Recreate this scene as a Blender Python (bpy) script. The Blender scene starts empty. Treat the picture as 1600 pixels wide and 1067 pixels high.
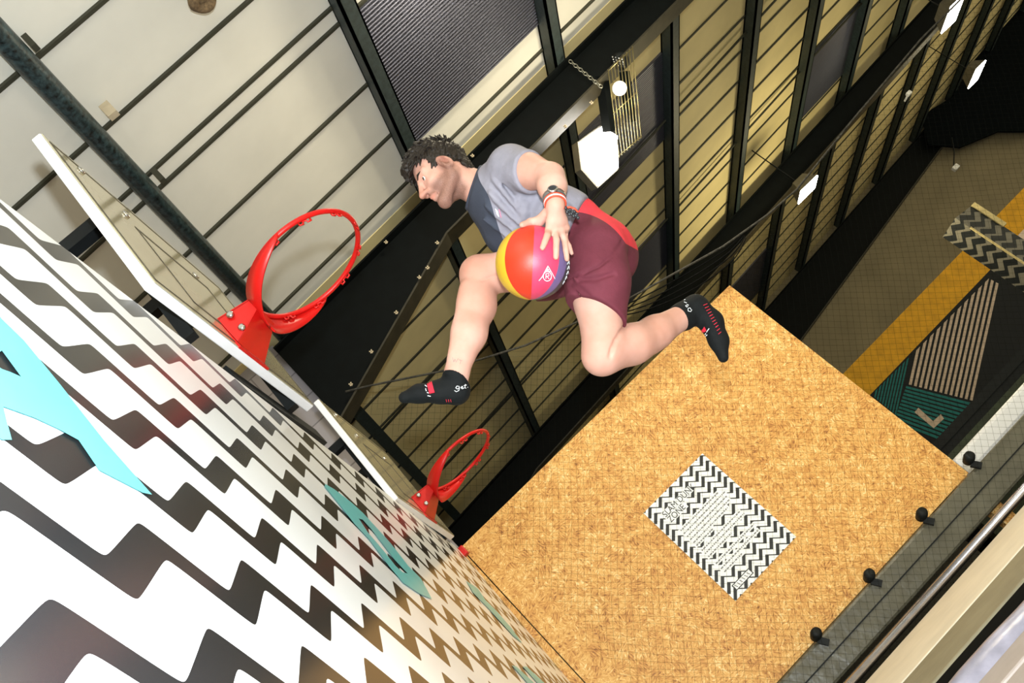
import bpy, bmesh, math, random
import numpy as np
from mathutils import Vector, Matrix
random.seed(7); rng = np.random.default_rng(7)
SC = bpy.context.scene
COL = SC.collection
# ------------------------------------------------------------------ camera
RC = np.array([[0.71958, 0.16059, -0.67558], [-0.67438, 0.39356, -0.62475], [0.16555, 0.90516, 0.3915]])
FPX = 1467.79
cam_d = bpy.data.cameras.new('camera'); cam = bpy.data.objects.new('camera', cam_d); COL.objects.link(cam)
cam_d.sensor_width = 36.0; cam_d.lens = 36.0 * FPX / 1600.0; cam_d.clip_start = 0.02
cam.matrix_world = Matrix(((RC[0, 0], -RC[1, 0], -RC[2, 0], 0), (RC[0, 1], -RC[1, 1], -RC[2, 1], 0),
                           (RC[0, 2], -RC[1, 2], -RC[2, 2], 0), (0, 0, 0, 1)))
SC.camera = cam
# ------------------------------------------------------------------ light and exposure
SC.view_settings.view_transform = 'Standard'; SC.view_settings.look = 'None'
SC.view_settings.exposure = 0.0; SC.view_settings.gamma = 1.0; SC.view_settings.use_curve_mapping = False
wd = bpy.data.worlds.new('world'); SC.world = wd; wd.use_nodes = True
bg = wd.node_tree.nodes['Background']; bg.inputs[0].default_value = (1.0, 0.90, 0.60, 1); bg.inputs[1].default_value = 1.45
def lamp(name, kind, loc, power, color, size=0.1, target=None, spread=None):
    d = bpy.data.lights.new(name, kind); d.energy = power; d.color = color
    if kind == 'AREA':
        d.shape = 'SQUARE'; d.size = size
        if spread: d.spread = spread
    else: d.shadow_soft_size = size
    o = bpy.data.objects.new(name, d); COL.objects.link(o); o.location = loc
    if target is not None:
        v = Vector(target) - Vector(loc); o.rotation_euler = v.to_track_quat('-Z', 'Y').to_euler()
    return o
lamp('camera_flash', 'POINT', (0.145, -0.085, 0.135), 610, (0.90, 0.97, 1.0), 0.035)
lamp('unseen_lamp', 'POINT', (0.6, 0.2, 2.9), 50, (1.0, 0.97, 0.90), 0.25)  # added out of view above the camera to brighten the near roof
lamp('unseen_lamp', 'AREA', (2.7, 3.5, 3.75), 95, (1.0, 0.88, 0.64), 0.35, (2.0, 6.2, 1.3))
# ------------------------------------------------------------------ helpers
def ray(p): return RC.T @ np.array([(p[0] - 800) / FPX, (p[1] - 533.5) / FPX, 1.0])
def atx(p, x): d = ray(p); return d * (x / d[0])
def aty(p, y): d = ray(p); return d * (y / d[1])
def atz(p, z): d = ray(p); return d * (z / d[2])
def atd(u, v, D): return ray((u, v)) * D
def lin(c):
    c = c / 255.0
    return c / 12.92 if c <= 0.04045 else ((c + 0.055) / 1.055) ** 2.4
def srgb(r, g, b): return (lin(r), lin(g), lin(b), 1)
class NT:
    def __init__(s, m): s.t = m.node_tree; s.n = s.t.nodes; s.b = s.n['Principled BSDF']
    def add(s, typ, **kw):
        n = s.n.new(typ)
        for k, v in kw.items(): setattr(n, k, v)
        return n
    def link(s, a, b): s.t.links.new(a, b)
    def math(s, op, a, b=None):
        n = s.add('ShaderNodeMath', operation=op)
        for i, x in enumerate((a, b)):
            if x is None: continue
            if isinstance(x, (int, float)): n.inputs[i].default_value = x
            else: s.link(x, n.inputs[i])
        return n.outputs[0]
    def mix(s, f, a, b):
        n = s.add('ShaderNodeMix', data_type='RGBA')
        for i, x in ((0, f), (6, a), (7, b)):
            if isinstance(x, (int, float)): n.inputs[i].default_value = x
            elif isinstance(x, tuple): n.inputs[i].default_value = x
            else: s.link(x, n.inputs[i])
        return n.outputs[2]
    def noise(s, scale, detail=3, vec=None, rough=0.55):
        n = s.add('ShaderNodeTexNoise'); n.inputs['Scale'].default_value = scale; n.inputs['Detail'].default_value = detail
        n.inputs['Roughness'].default_value = rough
        if vec is not None: s.link(vec, n.inputs['Vector'])
        return n.outputs[0]
    def ramp(s, f, stops):
        n = s.add('ShaderNodeValToRGB'); e = n.color_ramp.elements
        while len(e) < len(stops): e.new(0.5)
        for i, (p, c) in enumerate(stops): e[i].position = p; e[i].color = c
        s.link(f, n.inputs[0]); return n.outputs[0]
    def pos(s):
        if not hasattr(s, '_p'): s._p = s.add('ShaderNodeNewGeometry').outputs['Position']
        return s._p
    def obj(s):
        if not hasattr(s, '_o'): s._o = s.add('ShaderNodeTexCoord').outputs['Object']
        return s._o
    def xyz(s, v):
        n = s.add('ShaderNodeSeparateXYZ'); s.link(v, n.inputs[0]); return n.outputs
    def bump(s, h, strength=0.3, dist=0.005):
        n = s.add('ShaderNodeBump'); n.inputs['Strength'].default_value = strength; n.inputs['Distance'].default_value = dist
        s.link(h, n.inputs['Height']); s.link(n.outputs[0], s.b.inputs['Normal'])
def pm(name, rgb, rough=0.6, metal=0.0, spec=0.5, var=0.12, scale=14, bump=0.0, bscale=60, bdist=0.004, coat=0.0):
    m = bpy.data.materials.new(name); m.use_nodes = True; t = NT(m)
    c = srgb(*rgb); dk = tuple(x * (1 - var) for x in c[:3]) + (1,); lt = tuple(min(1, x * (1 + var)) for x in c[:3]) + (1,)
    f = t.noise(scale, 4, t.obj()); t.link(t.ramp(f, [(0.3, dk), (0.7, lt)]), t.b.inputs['Base Color'])
    t.b.inputs['Roughness'].default_value = rough; t.b.inputs['Metallic'].default_value = metal
    t.b.inputs['Specular IOR Level'].default_value = spec; t.b.inputs['Coat Weight'].default_value = coat
    if bump: t.bump(t.noise(bscale, 3, t.obj()), bump, bdist)
    return m
WLOC = {}
def wl(o): return WLOC.get(o.name, np.zeros(3)) if o else np.zeros(3)
def tag(o, label=None, cat=None, group=None, kind=None):
    if label: o['label'] = label
    if cat: o['category'] = cat
    if group: o['group'] = group
    if kind: o['kind'] = kind
    return o
def thing(name, loc, label, cat, group=None):
    o = bpy.data.objects.new(name, None); COL.objects.link(o); o.empty_display_size = 0.1
    o.location = tuple(loc); WLOC[o.name] = np.array(loc, float)
    return tag(o, label, cat, group)
def frame_of(d):
    d = np.array(d, float); d = d / np.linalg.norm(d)
    a = np.array([0, 0, 1.0]) if abs(d[2]) < 0.9 else np.array([1.0, 0, 0])
    u = np.cross(d, a); u /= np.linalg.norm(u); return d, u, np.cross(d, u)
class MB:
    def __init__(s): s.v = []; s.f = []; s.mi = []; s.cur = 0; s.sm = []
    def addv(s, P):
        b = len(s.v); s.v.extend([tuple(map(float, p)) for p in P]); return b
    def face(s, idx, smooth=False): s.f.append(tuple(idx)); s.mi.append(s.cur); s.sm.append(smooth)
    def hexa(s, P):
        b = s.addv(P)
        for q in ((0, 3, 2, 1), (4, 5, 6, 7), (0, 1, 5, 4), (1, 2, 6, 5), (2, 3, 7, 6), (3, 0, 4, 7)): s.face([b + i for i in q])
        return s
    def box(s, a, b):
        return s.hexa([(a[0], a[1], a[2]), (b[0], a[1], a[2]), (b[0], b[1], a[2]), (a[0], b[1], a[2]),
                       (a[0], a[1], b[2]), (b[0], a[1], b[2]), (b[0], b[1], b[2]), (a[0], b[1], b[2])])
    def bar(s, p, q, w, h, up=(0, 0, 1)):
        p = np.array(p, float); q = np.array(q, float); d = q - p; d /= np.linalg.norm(d); up = np.array(up, float)
        sx = np.cross(d, up); sx /= np.linalg.norm(sx); uz = np.cross(sx, d)
        c = [(-1, -1), (1, -1), (1, 1), (-1, 1)]
        return s.hexa([p + sx * w / 2 * i + uz * h / 2 * j for i, j in c] + [q + sx * w / 2 * i + uz * h / 2 * j for i, j in c])
    def prism(s, poly, ext):
        poly = [np.array(p, float) for p in poly]; n = len(poly); ext = np.array(ext, float)
        b = s.addv(poly); c = s.addv([p + ext for p in poly])
        s.face([b + i for i in range(n)][::-1]); s.face([c + i for i in range(n)])
        for i in range(n): j = (i + 1) % n; s.face((b + i, b + j, c + j, c + i))
        return s
    def tube(s, path, r, n=10, closed=False, caps=True, smooth=True, flat=None):
        P = [np.array(p, float) for p in path]; m = len(P); rs = r if hasattr(r, '__len__') else [r] * m
        prev = None; rings = []
        for i in range(m):
            if closed: t = P[(i + 1) % m] - P[i - 1]
            else: t = P[min(i + 1, m - 1)] - P[max(i - 1, 0)]
            t /= np.linalg.norm(t) + 1e-12
            if prev is None: _, u, w = frame_of(t)
            else:
                u = prev - t * (prev @ t); u /= np.linalg.norm(u) + 1e-12; w = np.cross(t, u)
            prev = u
            rings.append(s.addv([P[i] + rs[i] * (math.cos(2 * math.pi * k / n) * u + math.sin(2 * math.pi * k / n) * w) for k in range(n)]))
        for i in range(m if closed else m - 1):
            a = rings[i]; b = rings[(i + 1) % m]
            for k in range(n): l = (k + 1) % n; s.face((a + k, a + l, b + l, b + k), smooth)
        if not closed and caps:
            s.face([rings[0] + k for k in range(n)][::-1]); s.face([rings[-1] + k for k in range(n)])
        return s
    def cyl(s, p, q, r, n=16): return s.tube([p, q], r, n)
    def lathe(s, c, axis, prof, n=24):
        d, u, w = frame_of(axis); c = np.array(c, float); rings = []
        for (h, r) in prof: rings.append(s.addv([c + d * h + r * (math.cos(2 * math.pi * k / n) * u + math.sin(2 * math.pi * k / n) * w) for k in range(n)]))
        for a, b in zip(rings, rings[1:]):
            for k in range(n): l = (k + 1) % n; s.face((a + k, a + l, b + l, b + k), True)
        s.face([rings[0] + k for k in range(n)][::-1]); s.face([rings[-1] + k for k in range(n)])
        return s
    def sphere(s, c, r, n=16, m=10, sc=(1, 1, 1)):
        c = np.array(c, float); rings = []
        for i in range(1, m):
            a = math.pi * i / m
            rings.append(s.addv([c + r * np.array(sc) * np.array([math.sin(a) * math.cos(2 * math.pi * k / n), math.sin(a) * math.sin(2 * math.pi * k / n), math.cos(a)]) for k in range(n)]))
        t = s.addv([c + np.array([0, 0, r * sc[2]])]); bt = s.addv([c - np.array([0, 0, r * sc[2]])])
        for a, b in zip(rings, rings[1:]):
            for k in range(n): l = (k + 1) % n; s.face((a + k, b + k, b + l, a + l), True)
        for k in range(n): l = (k + 1) % n; s.face((t, rings[0] + k, rings[0] + l), True); s.face((bt, rings[-1] + l, rings[-1] + k), True)
        return s
    def build(s, name, mat, parent=None, bevel=0.0, loc=None):
        V = np.array(s.v, float)
        if parent is not None: L = wl(parent)
        elif loc is not None: L = np.array(loc, float)
        else: L = np.array([(V[:, 0].min() + V[:, 0].max()) / 2, (V[:, 1].min() + V[:, 1].max()) / 2, V[:, 2].min()])
        me = bpy.data.meshes.new(name); me.from_pydata((V - L).tolist(), [], s.f); 
        for mt in (mat if isinstance(mat, (list, tuple)) else [mat]): me.materials.append(mt)
        me.polygons.foreach_set('material_index', s.mi); me.polygons.foreach_set('use_smooth', s.sm); me.update()
        bm = bmesh.new(); bm.from_mesh(me); bmesh.ops.recalc_face_normals(bm, faces=bm.faces); bm.to_mesh(me); bm.free()
        o = bpy.data.objects.new(name, me); COL.objects.link(o)
        if parent is not None: o.parent = parent; WLOC[o.name] = L
        else: o.location = tuple(L); WLOC[o.name] = L
        if bevel:
            b = o.modifiers.new('bevel', 'BEVEL'); b.width = bevel; b.segments = 2; b.limit_method = 'ANGLE'
        return o
def copy_tree(o, parent=None):
    c = o.copy(); COL.objects.link(c); c.parent = parent
    for ch in list(o.children): copy_tree(ch, c)
    return c
# ------------------------------------------------------------------ materials
def chevron(t, u, v, u0, h, v0, rs, am, th, s, sharp=0.985):
    """two shifted zigzag edges repeated every rs along v: 1 inside the dark stripe"""
    def tri(off):
        a = t.math('MULTIPLY', t.math('SUBTRACT', u, u0 + off), math.pi / h)
        c = t.math('ARCSINE', t.math('MULTIPLY', t.math('COSINE', a), sharp))
        return t.math('MULTIPLY', t.math('SUBTRACT', math.pi / 2, c), am / math.pi)
    up = t.math('FLOOR', t.math('DIVIDE', t.math('SUBTRACT', t.math('SUBTRACT', v, v0), tri(0)), rs))
    lo = t.math('FLOOR', t.math('DIVIDE', t.math('SUBTRACT', t.math('SUBTRACT', v, v0 - th), tri(s)), rs))
    return t.math('GREATER_THAN', lo, t.math('ADD', up, 0.5))
def mat_wallprint():
    m = bpy.data.materials.new('zigzag_vinyl'); m.use_nodes = True; t = NT(m)
    p = t.xyz(t.pos()); v = t.math('SUBTRACT', p[2], t.math('MULTIPLY', p[1], 0.026))
    k = chevron(t, p[1], v, 1.224, 0.152, 0.512, 0.168, 0.094, 0.060, 0.010)
    t.link(t.mix(k, srgb(238, 242, 246), srgb(30, 32, 34)), t.b.inputs['Base Color'])
    t.b.inputs['Roughness'].default_value = 0.24; t.b.inputs['Specular IOR Level'].default_value = 0.5
    return m
def mat_sign(org, ux, uz):
    m = bpy.data.materials.new('zigzag_paper'); m.use_nodes = True; t = NT(m)
    p = t.xyz(t.pos()); u = t.math('SUBTRACT', p[0], org[0]); v = t.math('SUBTRACT', p[2], org[2])
    k = chevron(t, u, v, 0.0, 0.0495, 0.010, 0.0523, 0.046, 0.020, 0.011, 0.999)
    t.link(t.mix(k, srgb(236, 240, 244), srgb(22, 24, 26)), t.b.inputs['Base Color'])
    t.b.inputs['Roughness'].default_value = 0.5
    return m
def mat_osb():
    m = bpy.data.materials.new('osb'); m.use_nodes = True; t = NT(m); P = t.pos()
    def layer(sc, off, aniso):
        mp = t.add('ShaderNodeMapping'); t.link(P, mp.inputs[0]); mp.inputs['Location'].default_value = off; mp.inputs['Scale'].default_value = (1, 0.2, 1)
        v = t.add('ShaderNodeTexVoronoi'); v.inputs['Scale'].default_value = sc; t.link(mp.outputs[0], v.inputs['Vector'])
        c = t.xyz(v.outputs['Color']); ro = t.add('ShaderNodeVectorRotate', rotation_type='Y_AXIS')
        t.link(P, ro.inputs['Vector']); t.link(t.math('MULTIPLY', c[0], math.pi), ro.inputs['Angle'])
        m2 = t.add('ShaderNodeMapping'); t.link(ro.outputs[0], m2.inputs[0]); m2.inputs['Scale'].default_value = (1, 1, aniso)
        n = t.add('ShaderNodeTexNoise'); n.inputs['Scale'].default_value = 30; n.inputs['Detail'].default_value = 3; t.link(m2.outputs[0], n.inputs['Vector'])
        return c[1], n.outputs[0]
    a, an = layer(18, (0, 0, 0), 4.0); b, bn = layer(14, (3.1, 0, 1.7), 4.6); c, cn = layer(26, (1.3, 0, 5.2), 3.6)
    def pickf(k, x, y):
        q = t.add('ShaderNodeMix'); t.link(k, q.inputs[0]); t.link(x, q.inputs[2]); t.link(y, q.inputs[3]); return q.outputs[0]
    g = pickf(t.math('GREATER_THAN', c, 0.62), pickf(t.math('GREATER_THAN', a, 0.5), an, bn), cn)
    f = t.math('ADD', t.math('ADD', t.math('MULTIPLY', g, 0.66), 0.072), t.math('ADD', t.math('MULTIPLY', c, 0.10), t.math('MULTIPLY', a, 0.07)))
    f = t.math('ADD', f, t.math('MULTIPLY', t.noise(2.2, 2, P), 0.08))
    colr = t.ramp(f, [(0.36, srgb(146, 90, 38)), (0.44, srgb(190, 132, 62)), (0.53, srgb(212, 160, 84)), (0.61, srgb(226, 182, 110)), (0.70, srgb(246, 220, 166))])
    sp = t.math('LESS_THAN', g, 0.355)
    t.link(t.mix(t.math('MULTIPLY', sp, 0.6), colr, srgb(104, 62, 26)), t.b.inputs['Base Color'])
    t.b.inputs['Roughness'].default_value = 0.55; t.bump(f, 0.4, 0.004)
    return m
def mat_block():
    m = bpy.data.materials.new('grey_blockwork'); m.use_nodes = True; t = NT(m)
    mp = t.add('ShaderNodeMapping'); t.link(t.pos(), mp.inputs[0]); mp.inputs['Rotation'].default_value = (math.radians(-90), 0, 0)
    b = t.add('ShaderNodeTexBrick'); t.link(mp.outputs[0], b.inputs['Vector']); b.inputs['Scale'].default_value = 1.0
    b.inputs['Brick Width'].default_value = 0.45; b.inputs['Row Height'].default_value = 0.225; b.inputs['Mortar Size'].default_value = 0.006
    b.inputs['Color1'].default_value = srgb(150, 146, 152); b.inputs['Color2'].default_value = srgb(156, 152, 158); b.inputs['Mortar'].default_value = srgb(118, 114, 120)
    t.link(b.outputs[0], t.b.inputs['Base Color']); t.b.inputs['Roughness'].default_value = 0.85
    t.bump(t.math('SUBTRACT', t.math('MULTIPLY', t.noise(60, 3, t.pos()), 0.4), b.outputs['Fac']), 0.4, 0.004)
    return m
def mat_skylight():
    m = bpy.data.materials.new('skylight_sheet'); m.use_nodes = True; t = NT(m); p = t.xyz(t.pos())
    t.b.inputs['Base Color'].default_value = srgb(104, 106, 122); t.b.inputs['Roughness'].default_value = 0.36; t.b.inputs['Metallic'].default_value = 0.75
    wv = t.math('SINE', t.math('MULTIPLY', p[1], 2 * math.pi / 0.032))
    t.bump(t.math('ADD', wv, t.math('MULTIPLY', t.noise(150, 2, t.pos()), 0.35)), 1.0, 0.0058)
    return m
def mat_acrylic():
    m = bpy.data.materials.new('cream_acrylic'); m.use_nodes = True; t = NT(m)
    t.b.inputs['Base Color'].default_value = srgb(176, 168, 138); t.b.inputs['Roughness'].default_value = 0.10
    t.b.inputs['Transmission Weight'].default_value = 0.0
    t.link(t.mix(t.noise(6, 4, t.obj()), srgb(184, 178, 152), srgb(170, 163, 134)), t.b.inputs['Base Color'])
    return m
def mat_emit(name, rgb, s):
    m = bpy.data.materials.new(name); m.use_nodes = True; t = NT(m)
    t.b.inputs['Base Color'].default_value = srgb(240, 240, 235); t.b.inputs['Emission Color'].default_value = srgb(*rgb); t.b.inputs['Emission Strength'].default_value = s
    t.link(t.mix(t.noise(5, 1, t.obj()), srgb(*rgb), srgb(*rgb)), t.b.inputs['Emission Color'])
    return m
M = dict(
    roof=pm('roof_liner', (228, 226, 216), 0.75, var=0.06, scale=1.6), roof2=pm('light_tinted_roof_liner', (230, 212, 156), 0.75, var=0.08, scale=1.6),  # second liner carries the farther bays' yellow light in its colour
    rib=pm('roof_rib', (52, 52, 40), 0.7), purlin=pm('painted_purlin', (38, 50, 50), 0.55, var=0.35, scale=24, bump=0.3, bscale=40),
    galv=pm('speckled_tube', (44, 62, 66), 0.4, 0.0, var=0.95, scale=38, bump=0.5, bscale=60),
    beam=pm('black_steel', (5, 9, 10), 0.65, var=0.3, scale=9, spec=0.12), flange=pm('dusty_black_steel', (44, 40, 28), 0.5, var=0.35, scale=12),
    black=pm('matt_black', (14, 18, 20), 0.6, var=0.3, spec=0.25), rubber=pm('black_rubber', (10, 14, 16), 0.95, spec=0.03), dkgrey=pm('dark_floor', (44, 46, 46), 0.8),
    osb=mat_osb(), wallprint=mat_wallprint(), block=mat_block(), sky=mat_skylight(), acrylic=mat_acrylic(),
    turq=pm('turquoise_print', (100, 190, 197), 0.3, var=0.04), white=pm('white_plastic', (236, 238, 242), 0.4, var=0.03),
    red=pm('red_powder_coat', (190, 18, 15), 0.38, var=0.08, spec=0.35), chrome=pm('chrome', (200, 200, 200), 0.2, 1.0, var=0.05),
    line=pm('grey_line', (70, 64, 52), 0.5), farwall=pm('far_wall_paint', (122, 112, 88), 0.85, var=0.12, scale=2),
    yellow=pm('yellow_paint', (222, 164, 30), 0.75, var=0.15, scale=5), navy=pm('navy_paint', (10, 16, 24), 0.8), pinkw=pm('pale_stripe_paint', (206, 186, 170), 0.75),
    teal=pm('teal_paint', (14, 112, 114), 0.75), cream=pm('cream_trim', (214, 196, 140), 0.7),
    padblk=pm('black_vinyl_pad', (78, 76, 64), 0.40, var=0.2, scale=6, bump=0.5, bscale=7, bdist=0.03), steel=pm('polished_pipe', (190, 190, 200), 0.22, 1.0, var=0.1),
    beige=pm('beige_mat', (222, 214, 198), 0.7, var=0.06, scale=5, bump=0.15, bscale=9), olive=pm('olive_mat', (134, 128, 106), 0.7, var=0.12, scale=6, bump=0.3, bscale=8),
    roll=pm('grey_roll', (140, 138, 154), 0.3, var=0.2, scale=14, bump=0.5, bscale=18), ltgrey=pm('light_grey_mat', (170, 160, 156), 0.7, var=0.05),
    net=pm('black_cord', (5, 6, 6), 0.9, spec=0.1), rope=pm('twisted_rope', (46, 44, 38), 0.8, var=0.95, scale=50),
    chain=pm('zinc_chain', (150, 150, 140), 0.35, 1.0), wire=pm('brassy_wire', (150, 140, 100), 0.35, 0.9), hous=pm('lamp_housing', (120, 118, 112), 0.4, 0.6),
    led=mat_emit('lit_diffuser', (255, 250, 240), 22), greenpad=pm('dark_green_pad', (36, 46, 26), 0.6, var=0.4, scale=10), clipw=pm('pale_clip', (190, 176, 150), 0.6),
    nest=pm('dry_nest', (110, 90, 64), 0.9, var=0.5, scale=60, bump=0.8))
# ------------------------------------------------------------------ hall structure
ZF = -1.1                                   # hall floor, camera eye at 0
Y1, Y2, Y3 = 6.3, 12.5, 18.5                # portal frames
PT = 0.065
def zr(x): return 4.02 + PT * x             # underside of the purlins
def zs(x): return zr(x) + 0.16              # roof sheet
m = MB(); m.box((-2.2, -3, ZF - 0.1), (20, 20, ZF)); tag(m.build('floor', M['dkgrey'], loc=(0, 0, ZF)), kind='structure')
m = MB(); x0, x1, ya, yb = -2.2, 20.0, -1.5, 18.7
m.hexa([(x0, ya, zs(x0)), (x1, ya, zs(x1)), (x1, yb, zs(x1)), (x0, yb, zs(x0)), (x0, ya, zs(x0) + 0.08), (x1, ya, zs(x1) + 0.08), (x1, yb, zs(x1) + 0.08), (x0, yb, zs(x0) + 0.08)])
ceil = tag(m.build('ceiling', M['roof'], loc=(0, 0, 0)), kind='structure')
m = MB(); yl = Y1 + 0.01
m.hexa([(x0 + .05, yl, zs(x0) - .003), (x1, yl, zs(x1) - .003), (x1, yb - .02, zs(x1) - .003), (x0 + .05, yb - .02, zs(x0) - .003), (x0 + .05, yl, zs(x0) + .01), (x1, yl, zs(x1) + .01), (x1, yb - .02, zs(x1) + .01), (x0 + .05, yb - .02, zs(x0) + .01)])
m.build('light_tinted_liner', M['roof2'], ceil)  # same liner past the near rafter, with the yellowish light painted in
for r in (-0.006, 0.385, 0.744, 1.070, 1.366, 1.642):
    pass
PX = [-0.03] + [4.02 * r / (1 - PT * r) for r in (0.385, 0.744, 1.070, 1.366, 1.642)]
PX += [PX[-1] + 1.36 * i for i in range(1, 9)] + [-1.62]
for x in PX:
    m = MB(); z = zr(x)
    if abs(x + 0.03) < 0.01:
        m.tube([(x, -1.4, z + 0.055), (x, Y1 - 0.05, z + 0.055)], 0.058, 14); m.build('purlin', M['galv'], ceil)
        m = MB(); m.box((x - 0.06, Y1 - 0.05, z), (x + 0.06, yb, z + 0.15)); m.build('purlin', M['purlin'], ceil); continue
    w = 0.055
    m.box((x - w, -1.4, z), (x + w, yb, z + 0.02)).box((x - w, -1.4, z), (x - w + 0.018, yb, z + 0.15)).box((x - w, -1.4, z + 0.13), (x + w, yb, z + 0.15))
    m.box((x + w - 0.012, -1.4, z), (x + w, yb, z + 0.035))
    m.build('purlin', M['purlin'], ceil)
ribs = [2.61, 3.19, 3.77, 4.22, 4.36, 4.95, 5.53, 6.11, 6.69, 7.24, 7.80, 8.36, 8.92, 9.47, 10.02, 10.57, 11.11, 11.67, 12.20] + [13.0 + 0.55 * i for i in range(10)]
def xbar(mb, y, xa, xb, w, h, dz=0.0):
    mb.hexa([(xa, y - w / 2, zs(xa) - h + dz), (xb, y - w / 2, zs(xb) - h + dz), (xb, y + w / 2, zs(xb) - h + dz), (xa, y + w / 2, zs(xa) - h + dz),
             (xa, y - w / 2, zs(xa) + dz), (xb, y - w / 2, zs(xb) + dz), (xb, y + w / 2, zs(xb) + dz), (xa, y + w / 2, zs(xa) + dz)])
for y in ribs:
    m = MB(); xbar(m, y, -2.1, 19.5, 0.022 if y < 8 else 0.028, 0.02); m.build('roof_rib', M['rib'], ceil)
for (xa, ya_, xb, yb_) in ((-0.1, 8.93, 9.5, 8.40), (0.0, 11.0, 9.5, 10.55), (0.0, 5.0, 0.1, 5.0)):
    if xb - xa < 1: continue
    m = MB(); m.tube([(xa, ya_, zs(xa) - 0.05), (xb, yb_, zs(xb) - 0.05)], 0.014, 6); m.build('roof_cable', M['rib'], ceil)
for (xa, xb, ya_, yb_) in ((PX[1] + 0.06, PX[2] - 0.06, 4.37, 5.80), (PX[2] + 0.06, PX[3] - 0.06, 7.58, 9.05), (PX[2] + 0.06, PX[3] - 0.06, 10.84, 12.05),
                           (PX[5] + 0.06, PX[6] - 0.06, 10.6, 12.1), (PX[4] + 0.06, PX[5] - 0.06, 15.6, 17.3)):
    m = MB(); m.hexa([(xa, ya_, zs(xa) - 0.028), (xb, ya_, zs(xb) - 0.028), (xb, yb_, zs(xb) - 0.028), (xa, yb_, zs(xa) - 0.028),
                      (xa, ya_, zs(xa) - 0.004), (xb, ya_, zs(xb) - 0.004), (xb, yb_, zs(xb) - 0.004), (xa, yb_, zs(xa) - 0.004)])
    m.build('skylight', M['sky'], ceil)
# cleats where the ceiling strips meet the near tube
for p, w in (((172, 186), 0.055), ((252, 286), 0.035), ((52, 78), 0.03)):
    c = atz(p, 4.06); m = MB(); m.box((c[0], c[1] - 0.02, c[2]), (c[0] + w, c[1] + 0.02, c[2] + 0.1)); m.build('cleat', M['clipw'] if w > 0.05 else M['rib'], ceil)
# portal rafters: I sections with a haunch
def rafter(Y, xa, xb, haunch, label, depth=0.36):
    root = thing('roof_rafter', (xa, Y, zr(xa)), label, 'beam', 'dark steel roof rafters')
    bot = [(xa, zr(xa) - depth - haunch[2]), (haunch[0], zr(haunch[0]) - depth), (xb, zr(xb) - depth)]
    if haunch[1] > xa: bot = [(xa, zr(xa) - depth - haunch[2]), (haunch[1], zr(haunch[1]) - depth - haunch[2] * (haunch[0] - haunch[1]) / (haunch[0] - xa)), (haunch[0], zr(haunch[0]) - depth), (xb, zr(xb) - depth)]
    m = MB(); m.prism([(xa, Y, zr(xa) - 0.01), (xb, Y, zr(xb) - 0.01)] + [(x, Y, z) for x, z in bot[::-1]], (0, 0.012, 0)); m.build('web', M['beam'], root)
    m = MB()
    for (a, b) in zip(bot, bot[1:]): m.prism([(a[0], Y - 0.085, a[1]), (b[0], Y - 0.085, b[1]), (b[0], Y - 0.085, b[1] - 0.016), (a[0], Y - 0.085, a[1] - 0.016)], (0, 0.18, 0))
    m.build('lower_flange', M['flange'], root)
    m = MB(); m.prism([(xa, Y - 0.085, zr(xa) - 0.016), (xb, Y - 0.085, zr(xb) - 0.016), (xb, Y - 0.085, zr(xb)), (xa, Y - 0.085, zr(xa))], (0, 0.18, 0)); m.build('upper_flange', M['beam'], root)
    return root
rafter(Y1, -0.16, 19.5, (1.42, -0.16, 0.47), 'nearest black roof rafter, crossing above the jumping player with a sloping haunch')
rafter(Y2, -1.5, 19.5, (1.2, -1.5, 0.6), 'second black roof rafter, running above the top edge of the chipboard wall')
rafter(Y3 - 0.15, 2.0, 19.5, (15.3, 2.0, 1.0), 'farthest black roof rafter against the dim end wall, behind the lit floodlights')
# walls
m = MB(); m.box((-2.2, Y1 + 0.1, ZF), (-0.155, Y1 + 0.35, zs(-0.155) - 0.02)); tag(m.build('wall_left', M['block']), kind='structure')
m = MB(); m.box((-2.35, -1.5, ZF), (-2.2, 18.7, 4.0)); tag(m.build('wall_side', M['block']), kind='structure')
m = MB(); m.box((-2.2, Y3, ZF), (20, Y3 + 0.2, 5.6)); tag(m.build('wall_back', M['farwall']), kind='structure')
# ------------------------------------------------------------------ padded zigzag wall
def wx(y, z): return -0.34 + 0.017 * y + 0.047 * z
def wtop(y): return 1.60 + 0.04 * y
def wpt(p, off=0.0):
    d = ray(p); t = -0.34 / (d[0] - 0.017 * d[1] - 0.047 * d[2]); P = t * d; return P + np.array([off, 0, 0])
zw = thing('padded_wall', (-0.4, 3, ZF), 'long black and white zigzag printed wall with turquoise letters below the hoops', 'wall')
m = MB(); ys = np.linspace(-0.6, 6.19, 40); fr = []; bk = []
for y in ys:
    z2 = wtop(y); a = m.addv([(wx(y, ZF), y, ZF), (wx(y, z2 - 0.02), y, z2 - 0.02), (wx(y, z2) - 0.02, y, z2), (wx(y, z2) - 0.12, y, z2), (wx(y, z2) - 0.14, y, ZF)]); fr.append(a)
for a, b in zip(fr, fr[1:]):
    for k in range(5): l = (k + 1) % 5; m.face((a + k, a + l, b + l, b + k))
m.face([fr[0] + k for k in range(5)]); m.face([fr[-1] + k for k in range(5)][::-1])
m.build('printed_panel', M['wallprint'], zw)
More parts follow.
